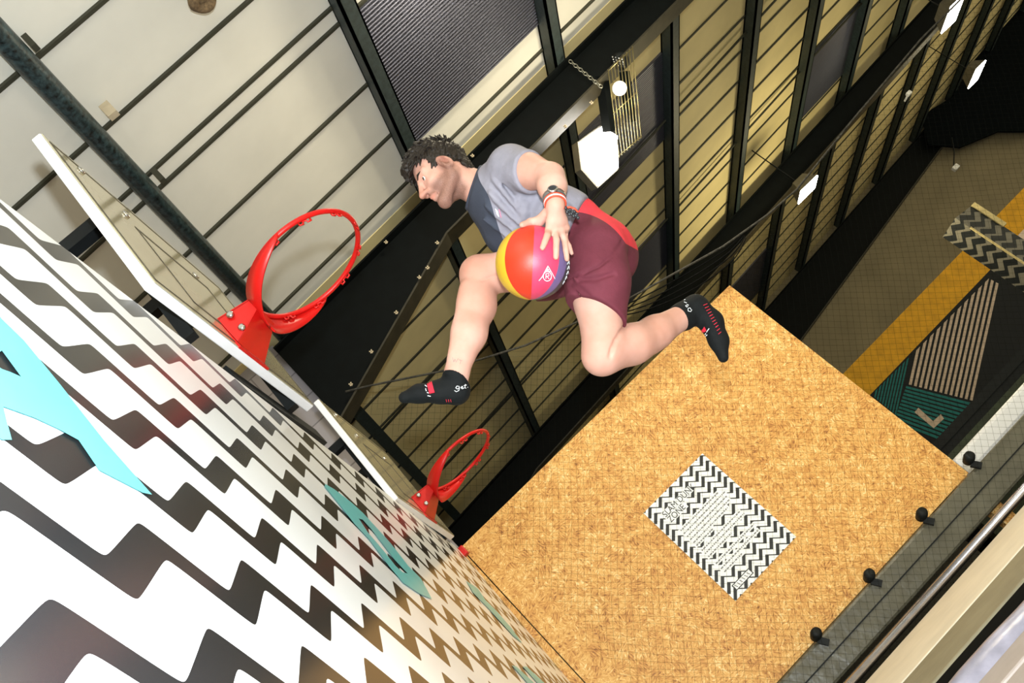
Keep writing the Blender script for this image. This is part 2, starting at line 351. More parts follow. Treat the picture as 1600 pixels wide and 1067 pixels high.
LET = [[(-40, 440), (0, 500), (35, 534), (90, 601), (160, 690), (235, 775), (220, 772), (152, 737), (120, 690), (87, 672), (50, 655), (2, 638), (8, 664), (15, 690), (0, 690), (-30, 672), (-60, 600)],
       [(507, 757), (521, 765), (547, 785), (566, 802), (590, 828), (609, 849), (637, 885), (657, 905), (674, 937), (655, 929), (629, 912), (607, 886), (575, 843), (554, 821), (523, 782), (506, 761)],
       [(728, 908), (746, 920), (758, 938), (775, 955), (797, 980), (816, 1006), (801, 994), (785, 976), (764, 953), (738, 926)],
       [(799, 1040), (806, 1042), (842, 1075), (832, 1078)], [(816, 1042), (822, 1042), (858, 1075), (848, 1078)]]
CUT = {0: [(0, 550), (30, 591), (14, 584), (0, 579), (-20, 565)], 1: [(559.5, 811), (566, 813), (580, 829), (596, 850), (616, 876), (636, 897), (628, 895), (617, 885), (598, 861), (574, 833)]}
def ring_poly(mb, outer, hole):
    """flat polygon with one hole, bridged between the nearest pair of points"""
    if hole is None: mb.face(range(mb.addv(outer), len(mb.v))); return
    D = [(np.linalg.norm(a - b), i, j) for i, a in enumerate(outer) for j, b in enumerate(hole)]
    _, i, j = min(D); h = hole[::-1]; j = len(hole) - 1 - j
    pts = outer[:i + 1] + h[j:] + h[:j + 1] + outer[i:]
    mb.face(range(mb.addv(pts), len(mb.v)))
for i, L in enumerate(LET):
    m = MB(); ring_poly(m, [wpt(p, 0.003) for p in L], [wpt(p, 0.003) for p in CUT[i]] if i in CUT else None)
    o = m.build('letter', M['turq'], zw)
    bm = bmesh.new(); bm.from_mesh(o.data); bmesh.ops.triangulate(bm, faces=bm.faces, ngon_method='EAR_CLIP'); bm.to_mesh(o.data); bm.free()
# ------------------------------------------------------------------ chipboard wall with the notice
YO = 6.2
x_l, x_r = -0.0222 * YO, 0.4055 * YO; z_b, z_t = -0.0235 * YO, 0.2965 * YO
m = MB(); m.box((x_l + 0.004, YO, z_b), (x_r, YO + 0.04, z_t)); o = m.build('osb_board', M['osb']); tag(o, 'large golden chipboard wall carrying the zigzag notice', 'board')
m = MB(); m.box((-0.34, YO, z_b), (x_l - 0.004, YO + 0.04, z_t - 0.02)); o = m.build('osb_board', M['osb']); tag(o, 'narrow chipboard strip between the printed wall and the large chipboard wall', 'board')
m = MB(); m.bar((x_l + 0.1, YO + 0.09, z_t - 0.06), (x_r, YO + 0.09, z_t - 0.06), 0.09, 0.09).bar((x_r - 0.05, YO + 0.09, z_b), (x_r - 0.05, YO + 0.09, z_t - 0.1), 0.09, 0.09, (0, 1, 0)).bar((x_l + 0.1, YO + 0.09, ZF), (x_l + 0.1, YO + 0.09, z_t - 0.1), 0.09, 0.09, (0, 1, 0)).bar((x_r - 0.05, YO + 0.09, ZF), (x_r - 0.05, YO + 0.09, z_b), 0.09, 0.09, (0, 1, 0))
tag(m.build('timber_frame', M['osb']), 'timber stud frame standing behind the large chipboard wall', 'frame')
sx0, sx1, sz0, sz1 = 0.143 * YO, 0.2345 * YO, 0.0553 * YO, 0.1828 * YO
sg = thing('notice_sign', ((sx0 + sx1) / 2, YO, sz0), 'portrait black and white zigzag notice fixed to the chipboard wall', 'sign')
m = MB(); m.box((sx0, YO - 0.006, sz0), (sx1, YO - 0.0005, sz1)); m.build('sheet', mat_sign((sx0, 0, sz1), 0, 0), sg)
SW, SH = sx1 - sx0, sz1 - sz0
Mpap = pm('notice_paper', (234, 238, 243), 0.5, var=0.02); Mink = pm('notice_ink', (40, 42, 46), 0.5, var=0.1)
def spt(u, v, e=0.0075): return (sx0 + u * SW, YO - e, sz1 - v * SH)
m = MB()
for (u0, u1, v0, v1) in ((0.13, 0.60, 0.105, 0.165), (0.13, 0.42, 0.165, 0.225), (0.13, 0.80, 0.30, 0.335), (0.13, 0.86, 0.335, 0.37), (0.13, 0.84, 0.37, 0.405), (0.13, 0.82, 0.405, 0.44), (0.13, 0.74, 0.44, 0.475), (0.13, 0.45, 0.475, 0.505),
                        (0.13, 0.80, 0.53, 0.565), (0.13, 0.82, 0.565, 0.60), (0.13, 0.55, 0.60, 0.635), (0.13, 0.80, 0.68, 0.715), (0.13, 0.78, 0.735, 0.77), (0.13, 0.46, 0.77, 0.805)):
    m.prism([spt(u0, v0, 0.0068), spt(u1, v0, 0.0068), spt(u1, v1, 0.0068), spt(u0, v1, 0.0068)], (0, 0.001, 0))
m.build('text_panel', Mpap, sg)
def text_mesh(name, s, size, mat, parent, origin, ux, uy, bold=0.0, align='LEFT', ext=0.001):
    c = bpy.data.curves.new(name, 'FONT'); c.body = s; c.size = size; c.offset = bold; c.extrude = ext / 2; c.align_x = align
    t = bpy.data.objects.new(name, c); COL.objects.link(t); dg = bpy.context.evaluated_depsgraph_get()
    me = bpy.data.meshes.new_from_object(t.evaluated_get(dg)); bpy.data.objects.remove(t)
    ux = np.array(ux, float); uy = np.array(uy, float); uz = np.cross(ux, uy); L = wl(parent)
    for v in me.vertices:
        p = np.array(origin) + ux * v.co[0] + uy * v.co[1] + uz * v.co[2] - L; v.co = p
    me.materials.clear(); me.materials.append(mat)
    bm = bmesh.new(); bm.from_mesh(me); todo = set(bm.verts); out = []
    while todo:                                          # one object per letter
        st = [todo.pop()]; isl = set(st)
        while st:
            for e in st.pop().link_edges:
                for w_ in e.verts:
                    if w_ not in isl: isl.add(w_); todo.discard(w_); st.append(w_)
        vs = list(isl); ix = {w_: k for k, w_ in enumerate(vs)}; fs_ = {f for w_ in vs for f in w_.link_faces}
        m2 = bpy.data.meshes.new(name); m2.from_pydata([tuple(w_.co) for w_ in vs], [], [[ix[w_] for w_ in f.verts] for f in fs_]); m2.materials.append(mat)
        o = bpy.data.objects.new(name, m2); COL.objects.link(o); o.parent = parent; WLOC[o.name] = L; out.append(o)
    bm.free(); return out
text_mesh('letter', 'SLAM DUNK', 0.060, Mink, sg, spt(0.14, 0.158), (0.86, 0, 0), (0, 0, 1), 0.0)
text_mesh('letter', 'ZONE', 0.060, Mink, sg, spt(0.14, 0.218), (0.86, 0, 0), (0, 0, 1), 0.0)
m = MB(); rr = random.Random(3)
for (v, ue) in ((0.318, 0.78), (0.353, 0.84), (0.388, 0.82), (0.423, 0.80), (0.458, 0.72), (0.490, 0.43), (0.548, 0.78), (0.583, 0.80), (0.618, 0.53), (0.698, 0.78), (0.753, 0.76), (0.788, 0.44)):
    u = 0.15
    while u < ue:
        w = rr.uniform(0.008, 0.035)
        m.prism([spt(u, v - 0.0055), spt(min(u + w, ue), v - 0.0055), spt(min(u + w, ue), v + 0.0055), spt(u, v + 0.0055)], (0, 0.0008, 0)); u += w + 0.010
tag(m.build('small_print', pm('grey_ink', (120, 122, 126), 0.5), sg), kind='stuff')
m = MB(); m.prism([spt(.09, .90, .0085), spt(.37, .90, .0085), spt(.37, .955, .0085), spt(.09, .955, .0085)], (0, 0.001, 0)); m.build('stamp_border', Mink, sg)
m = MB(); m.prism([spt(.103, .907, .0092), spt(.357, .907, .0092), spt(.357, .948, .0092), spt(.103, .948, .0092)], (0, 0.001, 0)); m.build('stamp', Mpap, sg)
m = MB()
for k in range(6):
    u = .115 + k * .039
    m.prism([spt(u, .914, .0098), spt(u + .008, .914, .0098), spt(u + .022, .941, .0098), spt(u + .014, .941, .0098)], (0, 0.0005, 0))
m.build('stamp_marks', Mink, sg)
# ------------------------------------------------------------------ basketball hoops
def hoop():
    A = np.array([-0.174, 2.145, 1.80]); B = np.array([-0.120, 3.294, 1.80]); T = np.array([-0.135, 2.145, 2.533]); U = T - A; Wd = B - A
    nrm = np.cross(Wd, U); nrm /= np.linalg.norm(nrm); nrm *= np.sign(nrm[0]); th = 0.034
    root = thing('basketball_hoop', (-0.15, 2.72, 1.80), 'x', 'basketball hoop', 'red basketball hoops in a row')
    def bp(u, v, e=0.0): return A + Wd * u + U * v + nrm * e
    m = MB(); m.prism([bp(0, 0), bp(1, 0), bp(1, 1), bp(0, 1)], -nrm * th); m.build('backboard_rim', M['white'], root, 0.004)
    m = MB(); q = 0.004; m.prism([bp(q, q, .001), bp(1 - q, q, .001), bp(1 - q, 1 - q, .001), bp(q, 1 - q, .001)], nrm * 0.002); m.build('backboard', M['acrylic'], root)
    def outline(u0, u1, v0, v1, w):
        mb = MB(); wu = w / 1.15; wv = w / 0.735
        for (a, b, c, d) in ((u0, u1, v0, v0 + wv), (u0, u1, v1 - wv, v1), (u0, u0 + wu, v0, v1), (u1 - wu, u1, v0, v1)):
            mb.prism([bp(a, c, .0035), bp(b, c, .0035), bp(b, d, .0035), bp(a, d, .0035)], nrm * 0.001)
        return mb
    outline(0.022, 0.978, 0.035, 0.965, 0.008).build('border_line', M['line'], root)
    outline(0.29, 0.72, 0.16, 0.70, 0.012).build('target_square', M['line'], root)
    for q in ((195, 337), (304, 432), (125, 268)):
        d = ray(q); p = d * ((A @ nrm) / (d @ nrm)) + nrm * 0.003; mb = MB(); mb.lathe(p, nrm, [(0, 0.016), (0.006, 0.015), (0.009, 0.009)], 12); mb.build('bolt', M['chrome'], root)
    # ring
    C = np.array([0.205, 2.765, 1.95]); R = 0.2286
    m = MB(); m.tube([C + R * np.array([math.cos(a), math.sin(a), 0]) for a in np.linspace(0, 2 * math.pi, 64, endpoint=False)], 0.0095, 12, closed=True)
    rim = m.build('ring', M['red'], root)
    # deep band on the two arms of the ring near the plate
    for sgn in (1, -1):
        m = MB(); A0 = np.linspace(math.radians(176), math.radians(92), 22); V = []
        for i, a in enumerate(A0):
            t = i / 21; h = 0.105 * (1 - t) ** 0.7 + 0.004; d = np.array([math.cos(a), sgn * math.sin(a), 0])
            V.append([C + d * (R + 0.004) + np.array([0, 0, 0.002]), C + d * (R + 0.010) + np.array([0, 0, 0.002]), C + d * (R + 0.010) - np.array([0, 0, h]), C + d * (R + 0.004) - np.array([0, 0, h])])
        ids = [m.addv(v) for v in V]
        for a, b in zip(ids, ids[1:]):
            for k in range(4): l = (k + 1) % 4; m.face((a + k, a + l, b + l, b + k), True)
        m.face([ids[0] + k for k in range(4)]); m.face([ids[-1] + k for k in range(4)][::-1])
        m.build('ring_band', M['red'], root)
    for k in range(9):
        a = math.radians(-136 + k * 34); p = C + (R - 0.004) * np.array([math.cos(a), math.sin(a), 0]) - np.array([0, 0, 0.012]); tg = np.array([-math.sin(a), math.cos(a), 0])
        m = MB(); m.tube([p - tg * 0.022, p - tg * 0.022 - np.array([0, 0, .009]), p - tg * 0.009 - np.array([0, 0, .010]), p - tg * 0.007, p + tg * 0.007, p + tg * 0.009 - np.array([0, 0, .010]), p + tg * 0.022 - np.array([0, 0, .009]), p + tg * 0.022], 0.0035, 6)
        m.build('net_hook', M['red'], rim)
    # bracket: folded box plate from the board to the ring, open below
    fx = -0.138; yc = 2.765
    m = MB()
    top = [(fx, yc - .10, 1.945), (fx, yc + .10, 1.945), (-0.02, yc + .045, 1.945), (-0.02, yc - .045, 1.945)]
    m.prism([(fx, yc - .105, 1.94), (fx, yc + .105, 1.94), (-0.012, yc + .07, 1.94), (-0.012, yc - .07, 1.94)], (0, 0, 0.008))
    m.prism([(fx - .012, yc - .11, 1.80), (fx - .002, yc + .11, 1.80), (fx - .002, yc + .11, 1.955), (fx - .012, yc - .11, 1.955)], (0.010, 0, 0))
    for sg_ in (-1, 1):
        y0 = yc + sg_ * .105; y1 = yc + sg_ * .07
        m.prism([(fx, y0, 1.82), (fx, y0, 1.945), (-0.012, y1, 1.945), (-0.012, y1, 1.905)], (0, -sg_ * 0.006, 0))
    m.prism([(fx, yc - .105, 1.82), (fx, yc + .105, 1.82), (-0.012, yc + .07, 1.90), (-0.012, yc - .07, 1.90)], (0, 0, 0.005))
    m.build('bracket', M['red'], root)
    for (y, z) in ((yc - .085, 1.925), (yc - .078, 1.862), (yc + .08, 1.90)):
        mb = MB(); mb.lathe((fx + 0.04, y + (-.016 if y < yc else .016), z), (0, -1 if y < yc else 1, 0), [(0, 0.014), (0.008, 0.013), (0.012, 0.007)], 10); mb.build('bolt', M['chrome'], root)
    for y in (2.44, 2.95):
        m = MB(); m.bar((-0.95, y, 2.38), (-0.165, y, 2.38), 0.05, 0.05); m.build('arm', M['black'], root)
    m = MB(); m.bar((-0.262, 2.72, 1.785), (-0.225, 3.50, 1.785), 0.08, 0.08).bar((-0.225, 2.45, 1.80), (-0.195, 2.45, 2.40), 0.04, 0.04, (0, 1, 0)).bar((-0.18, 3.2, 1.80), (-0.155, 3.2, 2.40), 0.04, 0.04, (0, 1, 0)); m.build('mount_frame', M['black'], root)
    return root
h1 = hoop(); h1['label'] = 'near red basketball hoop on a white edged backboard, closest to the player'
h2 = copy_tree(h1); h2.location = Vector(h1.location) + Vector((0.012, 2.395, -0.035)); h2['label'] = 'far red basketball hoop on a white edged backboard, beside the chipboard wall'
c = aty((719, 866), 6.12); m = MB(); m.box((c[0] - .04, c[1] - .03, c[2] - .035), (c[0] + .05, c[1] + .03, c[2] + .035)); tag(m.build('corner_block', M['red'], bevel=0.008), 'small dark red block at the upper left corner of the chipboard wall', 'block')
# ------------------------------------------------------------------ safety net across the lane
YN = 6.02
rope_px = [(540, 612), (575, 603), (690, 580), (820, 540), (980, 468), (1130, 385), (1200, 335), (1245, 296), (1330, 190), (1440, 60), (1570, -70)]
RP = [aty(p, YN) for p in rope_px]
nt = thing('safety_net', (1.3, YN, ZF), 'fine black safety net hung on a sagging rope in front of the chipboard wall', 'net')
m = MB(); path = []
for a, b in zip(RP, RP[1:]):
    for t in np.linspace(0, 1, 6, endpoint=False): path.append(a + (b - a) * t)
path.append(RP[-1]); m.tube(path, 0.008, 7); m.build('rope', M['rope'], nt)
rxs = np.array([p[0] for p in RP]); rzs = np.array([p[2] for p in RP])
def rz_(x): return float(np.interp(x, rxs, rzs))
m = MB(); stp = 0.041; zbot = -0.55
def thin(path, r=0.0006): m.tube(path, r, 3, caps=False, smooth=False)
x = rxs[0]
for s_ in (1, -1):
    c0 = np.arange(-4.6, 9.5, stp * 1.414)
    for c in c0:
        pts = []
        for z in np.arange(zbot, 4.0, 0.12):
            xx = (c + s_ * z * 0.95) + 0.012 * math.sin(7 * z + 3 * c)
            if rxs[0] < xx < rxs[-1] and z <= rz_(xx): pts.append((xx, YN + 0.02 * math.sin(2.2 * xx + 1.3 * z), z))
        if len(pts) > 1: thin(pts)
m.build('mesh', M['net'], nt)
m = MB()                                    # gathered slack hanging just under the rope
for k, dz in enumerate((0.05, 0.09, 0.13, 0.17)):
    P_ = []
    for t in np.linspace(0.28, 0.47, 14):
        xx = rxs[0] + (rxs[-1] - rxs[0]) * t; P_.append((xx, YN + 0.01 * k, rz_(xx) - dz * math.sin(math.pi * (t - 0.275) / 0.20) ** 0.6))
    m.tube(P_, 0.0045, 6)
m.build('gathered_cord', M['net'], nt)
# ------------------------------------------------------------------ pads, pipe and mats under the chipboard wall
m = MB(); pd = thing('edge_pad', (2.8, 6.1, -0.40), 'black vinyl edge pad along the foot of the chipboard wall', 'pad')
m.prism([(-0.20, 6.10, -0.385), (8, 6.10, -0.385), (8, 6.12, -0.15), (-0.20, 6.12, -0.15)], (0, 0.07, 0)); m.build('cover', M['padblk'], pd, 0.02)
m = MB(); m.bar((-0.20, 6.112, -0.26), (8, 6.112, -0.26), 0.02, 0.008); m.build('seam', M['black'], pd)
for px in ((1518, 723), (1444, 811), (1362, 907), (1279, 999)):
    c = aty(px, 6.09); m = MB(); m.lathe(c + np.array([0, .03, .02]), (0.3, -1, 0.25), [(0, .03), (.05, .036), (.075, .03), (.08, .012)], 14).bar(c + np.array([0, .02, 0]), c + np.array([0.03, .01, -.055]), .04, .03, (0, 1, 0)); m.build('knob', M['black'], pd)
m = MB(); m.cyl((-0.2, 5.95, -0.425), (8, 5.95, -0.425), 0.03, 18); tag(m.build('steel_pipe', M['steel']), 'polished steel pipe running below the black edge pad', 'pipe')
def mat_(name, y0, y1, z, mat, label, zb=ZF, x0=-0.22, bev=0.012):
    m = MB(); m.box((x0, y0, zb), (8.5, y1, z)); tag(m.build(name, mat, bevel=bev), label, 'mat')
mat_('foam_mat', 4.60, 5.90, -0.475, M['beige'], 'broad beige foam mat beside the steel pipe')
mat_('foam_mat', 3.90, 4.59, -0.478, M['olive'], 'drab olive foam mat beside the broad beige mat')
mat_('foam_mat', 3.52, 3.89, -0.485, M['rubber'], 'thin black mat strip beside the drab olive mat')
m = MB(); m.tube([(x, 3.40 + .006 * math.sin(5 * x), -0.53 + .006 * math.sin(9 * x)) for x in np.linspace(-0.2, 8.4, 60)], 0.075, 14); tag(m.build('foam_roll', M['roll']), 'shiny grey wrapped roll beside the thin black mat strip', 'roll')
mat_('foam_mat', 3.02, 3.31, -0.50, M['ltgrey'], 'narrow pale grey mat strip next to the shiny roll')
mat_('foam_mat', 1.2, 3.01, -0.505, M['ltgrey'], 'wide pale grey mat in the bottom right corner')
# right of the chipboard wall
m = MB(); m.box((3.0, 7.4, -0.19), (9.5, 7.56, -0.03)); tag(m.build('padded_rail', M['white'], bevel=0.03), 'white padded rail leading away from the right edge of the chipboard wall', 'rail')
m = MB(); m.box((3.2, 8.6, ZF), (11, 8.75, 0.02)); tag(m.build('low_barrier', M['greenpad']), 'dark green low barrier behind the white padded rail', 'barrier')
m = MB(); m.box((3.3, 9.3, ZF), (13, 9.5, 0.195)).bar((3.3, 9.29, 0.11), (13, 9.29, 0.11), 0.03, 0.012); tag(m.build('low_barrier', M['black']), 'black low barrier in front of the striped mural', 'barrier')
# ------------------------------------------------------------------ mural on the far wall
YM = Y3 - 0.02
mu = thing('wall_mural', (9, Y3, 0), 'painted mural of yellow band, pale stripes and teal stripes on the far wall', 'mural')
def mpoly(mb, P, e=0.0): mb.prism([aty(p, YM - e) for p in P], (0, 0.004, 0))
m = MB(); m.box((7.0, YM, -0.6), (15.5, YM + 0.015, 1.84)); m.build('dark_field', M['navy'], mu)
m = MB(); m.box((7.0, YM - 0.003, 1.84), (15.5, YM + 0.012, 2.50)); m.build('yellow_band', M['yellow'], mu)
def seg_clip(b, dirv, t1): return (b[0] + dirv[0] * t1, b[1] + dirv[1] * t1)
for k in range(13):
    f0 = k / 12.6; f1 = f0 + 0.043
    pts = []
    for f_ in (f0, f1):
        b = (1420 + 100 * f_, 600.5 + 25.5 * f_); dx, dy = 41 / 184, -1.0
        # meet the yellow edge  y = 535-0.99(x-1444)  or the top cut y = 432+0.55(x-1540)
        t1 = (b[1] - 535 + 0.99 * (b[0] - 1444)) / (1 - 0.99 * dx); t2 = (b[1] - 432 - 0.55 * (b[0] - 1540)) / (1 + 0.55 * dx)
        t = min(t1, t2) if b[0] + dx * t1 > 1500 else t1
        pts += [b, (b[0] + dx * t, b[1] - t)]
    m = MB(); mpoly(m, [pts[0], pts[2], pts[3], pts[1]], 0.004); m.build('pale_stripe', M['pinkw'], mu)
for k in range(9):
    f0 = k / 9; f1 = f0 + 0.06
    q = [(1371 + 46 * f_, 612 + (-48 if 0 else -50) * f_) for f_ in (f0, f1)]
    pts = []
    for f_ in (f0, f1):
        b = (1366 + 36 * f_, 620 + 30 * f_); t = (b[1] - 535 + 0.99 * (b[0] - 1444)) / (1 - 0.99 * 41 / 184); t = min(t, b[1] - 597 + 0 if f_ > 1.5 else t)
        pts += [b, (b[0] + 41 / 184 * t, b[1] - t)]
    m = MB(); mpoly(m, [pts[0], pts[2], pts[3], pts[1]], 0.004); m.build('teal_stripe', M['teal'], mu)
for k in range(11):
    f0 = k / 11; f1 = f0 + 0.056
    L_ = lambda f_: (1416 - 20 * f_, 603 + 58 * f_); R_ = lambda f_: (1520 - 46 * f_, 630 + 62 * f_)
    m = MB(); mpoly(m, [L_(f0), R_(f0), R_(f1), L_(f1)], 0.005); m.build('teal_stripe', M['teal'], mu)
m = MB(); mpoly(m, [(1429, 644), (1435, 637), (1458, 658), (1470, 647), (1475, 654), (1459, 669)], 0.009); m.build('letter', M['pinkw'], mu)
# zigzag printed pillar
def mat_pillar():
    m = bpy.data.materials.new('pillar_zigzag'); m.use_nodes = True; t = NT(m); p = t.xyz(t.pos())
    k = chevron(t, t.math('SUBTRACT', p[0], t.math('MULTIPLY', p[1], 0.6)), p[2], 0, 0.10, 0, 0.16, 0.10, 0.07, 0.03)
    t.link(t.mix(k, srgb(10, 18, 22), srgb(120, 116, 104)), t.b.inputs['Base Color']); t.b.inputs['Roughness'].default_value = 0.7; return m
pl = thing('printed_pillar', (7.6, 12, ZF), 'dark zigzag printed pillar with cream trims in front of the yellow band', 'pillar')
ztp = 1.95; c0 = np.array([0.639 * 11.7, 11.7]); cl = np.array([0.610 * 12.05, 12.05]); cr = np.array([0.664 * 11.95, 11.95]); cb = cl + cr - c0 + np.array([0.0, .2])
m = MB(); m.prism([(c0[0], c0[1], ZF), (cr[0], cr[1], ZF), (cb[0], cb[1], ZF), (cl[0], cl[1], ZF)], (0, 0, ztp - ZF)); m.build('wrap', mat_pillar(), pl)
m = MB(); m.bar((c0[0], c0[1] - .01, ZF), (c0[0], c0[1] - .01, 1.72), 0.022, 0.022, (0, 1, 0)); m.build('corner_trim', M['cream'], pl)
m = MB(); m.bar((cr[0] + .01, cr[1] - .01, 1.45), (cr[0] + .01, cr[1] - .01, 1.95), 0.07, 0.05, (0, 1, 0)); m.build('cream_cap', M['cream'], pl)
m = MB(); c = aty((1597, 376), 16.0); m.box((c[0] - .12, c[1], c[2] - .22), (c[0] + .35, c[1] + .1, c[2] + .12)); tag(m.build('wall_panel', M['pinkw'], bevel=0.03), 'pale rounded panel at the right edge below the yellow band', 'panel')
# black drape widened to stand in for the end wall's unlit upper right
m = MB(); P0 = [(1500, 230), (1450, 225), (1440, 180), (1490, 150), (1540, 60), (1580, -40), (1720, -40), (1720, 160), (1600, 205), (1560, 205)]
m.prism([aty(p, Y3 - 0.35) for p in P0], (0, 0.05, 0)); tag(m.build('shade_drape', M['rubber']), 'black drape widened to stand in for the unlit upper right of the end wall', 'drape')
# ------------------------------------------------------------------ floodlights
def floodlight(px, y, label, half=(0.20, 0.15), glow=200, cable=True):
    c = aty(px, y)
    root = thing('floodlight', c, label, 'lamp', 'lit floodlights under the roof')
    hx, hy = half
    m = MB(); m.hexa([(c[0] - hx, c[1] - hy, c[2] + .02), (c[0] + hx, c[1] - hy, c[2] + .02), (c[0] + hx, c[1] + hy, c[2] + .02), (c[0] - hx, c[1] + hy, c[2] + .02),
                      (c[0] - hx * .6, c[1] - hy * .6, c[2] + .2), (c[0] + hx * .6, c[1] - hy * .6, c[2] + .2), (c[0] + hx * .6, c[1] + hy * .6, c[2] + .2), (c[0] - hx * .6, c[1] + hy * .6, c[2] + .2)])
    m.build('housing', M['hous'], root)
    m = MB(); m.box((c[0] - hx, c[1] - hy, c[2]), (c[0] + hx, c[1] + hy, c[2] + .018)); m.build('diffuser', M['led'], root)
    lamp('floodlight_glow', 'POINT', (c[0], c[1], c[2] - 0.8), glow, (1.0, 0.87, 0.52), 0.3)
    if cable:
        m = MB(); m.cyl((c[0], c[1], c[2] + .2), (c[0], c[1], zs(c[0])), 0.008, 6); m.build('cable', M['black'], root)
    return root
floodlight((1263, 297), 11.5, 'lit floodlight hanging above the notice, beside the second rafter', (0.17, 0.16), 130)
floodlight((1490, 22), 10.9, 'lit floodlight at the top right beside the dark corner', (0.15, 0.26), 18)
floodlight((1527, 117), 14.5, 'lit floodlight farthest away against the dark corner, below the top right one', (0.13, 0.26), 40)
# near caged floodlight on a chain
c = aty((945, 245), 6.75)
fl = thing('floodlight', c, 'big glaring floodlight with wire guard hung on a chain from the nearest rafter', 'lamp', 'lit floodlights under the roof')
pan = [aty(p, 6.75 + dy) for p, dy in (((907, 222), -.10), ((940, 198), -.02), ((965, 212), .08), ((966, 262), .14), ((936, 289), .10), ((912, 262), 0.0))]
m = MB(); nrm = np.cross(pan[2] - pan[0], pan[4] - pan[0]); nrm /= np.linalg.norm(nrm)
if nrm @ (-np.array(c)) < 0: nrm = -nrm
m.prism(pan, -nrm * 0.02); m.build('diffuser', M['led'], fl)
cc = sum(pan) / 6; bigp = [cc + (p - cc) * 1.08 - nrm * 0.022 for p in pan]
m = MB(); m.prism(bigp, -nrm * 0.10); m.build('housing', M['hous'], fl)
lamp('floodlight_glow', 'POINT', cc + nrm * 0.9, 55, (1.0, 0.88, 0.62), 0.15)
m = MB(); m.bar(aty((940, 118), 6.30), aty((952, 205), 6.62), 0.07, 0.09).bar(aty((975, 112), 6.30), aty((985, 190), 6.6), 0.06, 0.07); m.build('ballast_box', M['beam'], fl)
m = MB(); s0 = aty((968, 138), 6.25); m.lathe(s0, -ray((968, 138)), [(-.03, .055), (0, .06), (.008, .058), (.012, .03)], 24); m.build('sensor_disc', M['white'], fl)
m = MB(); s1 = aty((965, 95), 6.3); m.lathe(s1, (0, -.6, -1), [(0, .07), (.06, .075), (.07, .06)], 20); m.build('louvre', M['black'], fl)
m = MB()
for i in range(4):
    for j in range(4):
        q = aty((957 + j * 5 + i * 1.2, 89 + i * 4 + j * 1.2), 6.22); m.sphere(q, 0.0085, 8, 6)
m.build('louvre_holes', M['chrome'], fl)
for k in range(9):
    f_ = k / 8; a = aty((950 + 38 * f_, 108 - 36 * f_), 6.15); b = aty((968 + 34 * f_, 246 - 30 * f_), 6.62)
    m = MB(); m.cyl(a, b, 0.004, 6); m.build('guard_wire', M['wire'], fl)
for f_ in (0.02, 0.5, 0.98):
    a = aty((950 + 18 * f_, 108 + 138 * f_), 6.15 + .47 * f_); b = aty((988 + 14 * f_, 72 + 144 * f_), 6.15 + .47 * f_)
    m = MB(); m.cyl(a, b, 0.004, 6); m.build('guard_crossbar', M['wire'], fl)
ct, cbm = aty((890, 95), 6.15), aty((940, 136), 6.2)
m = MB(); nl = 13
for k in range(nl):
    p = ct + (cbm - ct) * ((k + .5) / nl); d, u, w = frame_of(cbm - ct); v = u if k % 2 else w; ln = np.linalg.norm(cbm - ct) / nl * 0.72
    m.tube([p + d * ln * math.cos(a) + v * 0.014 * math.sin(a) for a in np.linspace(0, 2 * math.pi, 14, endpoint=False)], 0.0038, 6, closed=True)
m.build('chain', M['chain'], fl)
# small fittings
for k, p in enumerate(((603, 378), (683, 379), (668, 418), (655, 433), (619, 488), (548, 600), (580, 549), (738, 243), (924, 160), (883, 197))):
    c = aty(p, Y1 - 0.12); m = MB(); q = 0.011
    m.bar(c + np.array([-q, 0, -q]), c + np.array([q, 0, q]), 0.006, 0.008).bar(c + np.array([-q, 0, q]), c + np.array([q, 0, -q]), 0.006, 0.008).bar(c + np.array([0, -.005, -q * 1.6]), c + np.array([0, .035, q]), 0.006, 0.006)
    tag(m.build('cable_clip', M['clipw']), 'tiny pale cable clip on the nearest black rafter', 'clip', 'cable clips along the nearest rafter')
c = aty((1493, 262), 17.9); se = thing('ceiling_sensor', c, 'small white sensor box dangling on a cable before the dim end wall', 'sensor')
m = MB(); m.box(c - np.array([.07, .05, .05]), c + np.array([.07, .05, .05])); m.build('case', M['white'], se, 0.01)
m = MB(); q = aty((1487, 215), 18.12); m.tube([c + np.array([0, 0, .045]), (c + q) / 2 + np.array([.02, 0, 0]), q], 0.013, 6); m.build('cable', M['black'], se)
c = aty((1420, 146), 12.3); m = MB(); m.box(c - np.array([.04, .03, .03]), c + np.array([.04, .03, .03])).bar(c, (c[0], Y2, c[2] + .02), .03, .03); tag(m.build('ceiling_sensor', M['white'], bevel=0.008), 'tiny white sensor fixed on the second black rafter', 'sensor')
c = atz((316, -3), 4.05); m = MB(); m.tube([c + .055 * np.array([math.cos(a), math.sin(a), 0.15 * math.sin(3 * a)]) for a in np.linspace(0, 6.28, 26, endpoint=False)], 0.028, 8, closed=True)
m.tube([c + .05 * np.array([math.cos(a), math.sin(a), .5]) for a in np.linspace(0, 6.28, 20, endpoint=False)], 0.02, 8, closed=True).cyl(c, c + np.array([0, 0, .15]), .05, 14)
tag(m.build('bird_nest', M['nest']), 'shaggy brown nest like lump under the pale ceiling at the top edge', 'nest')
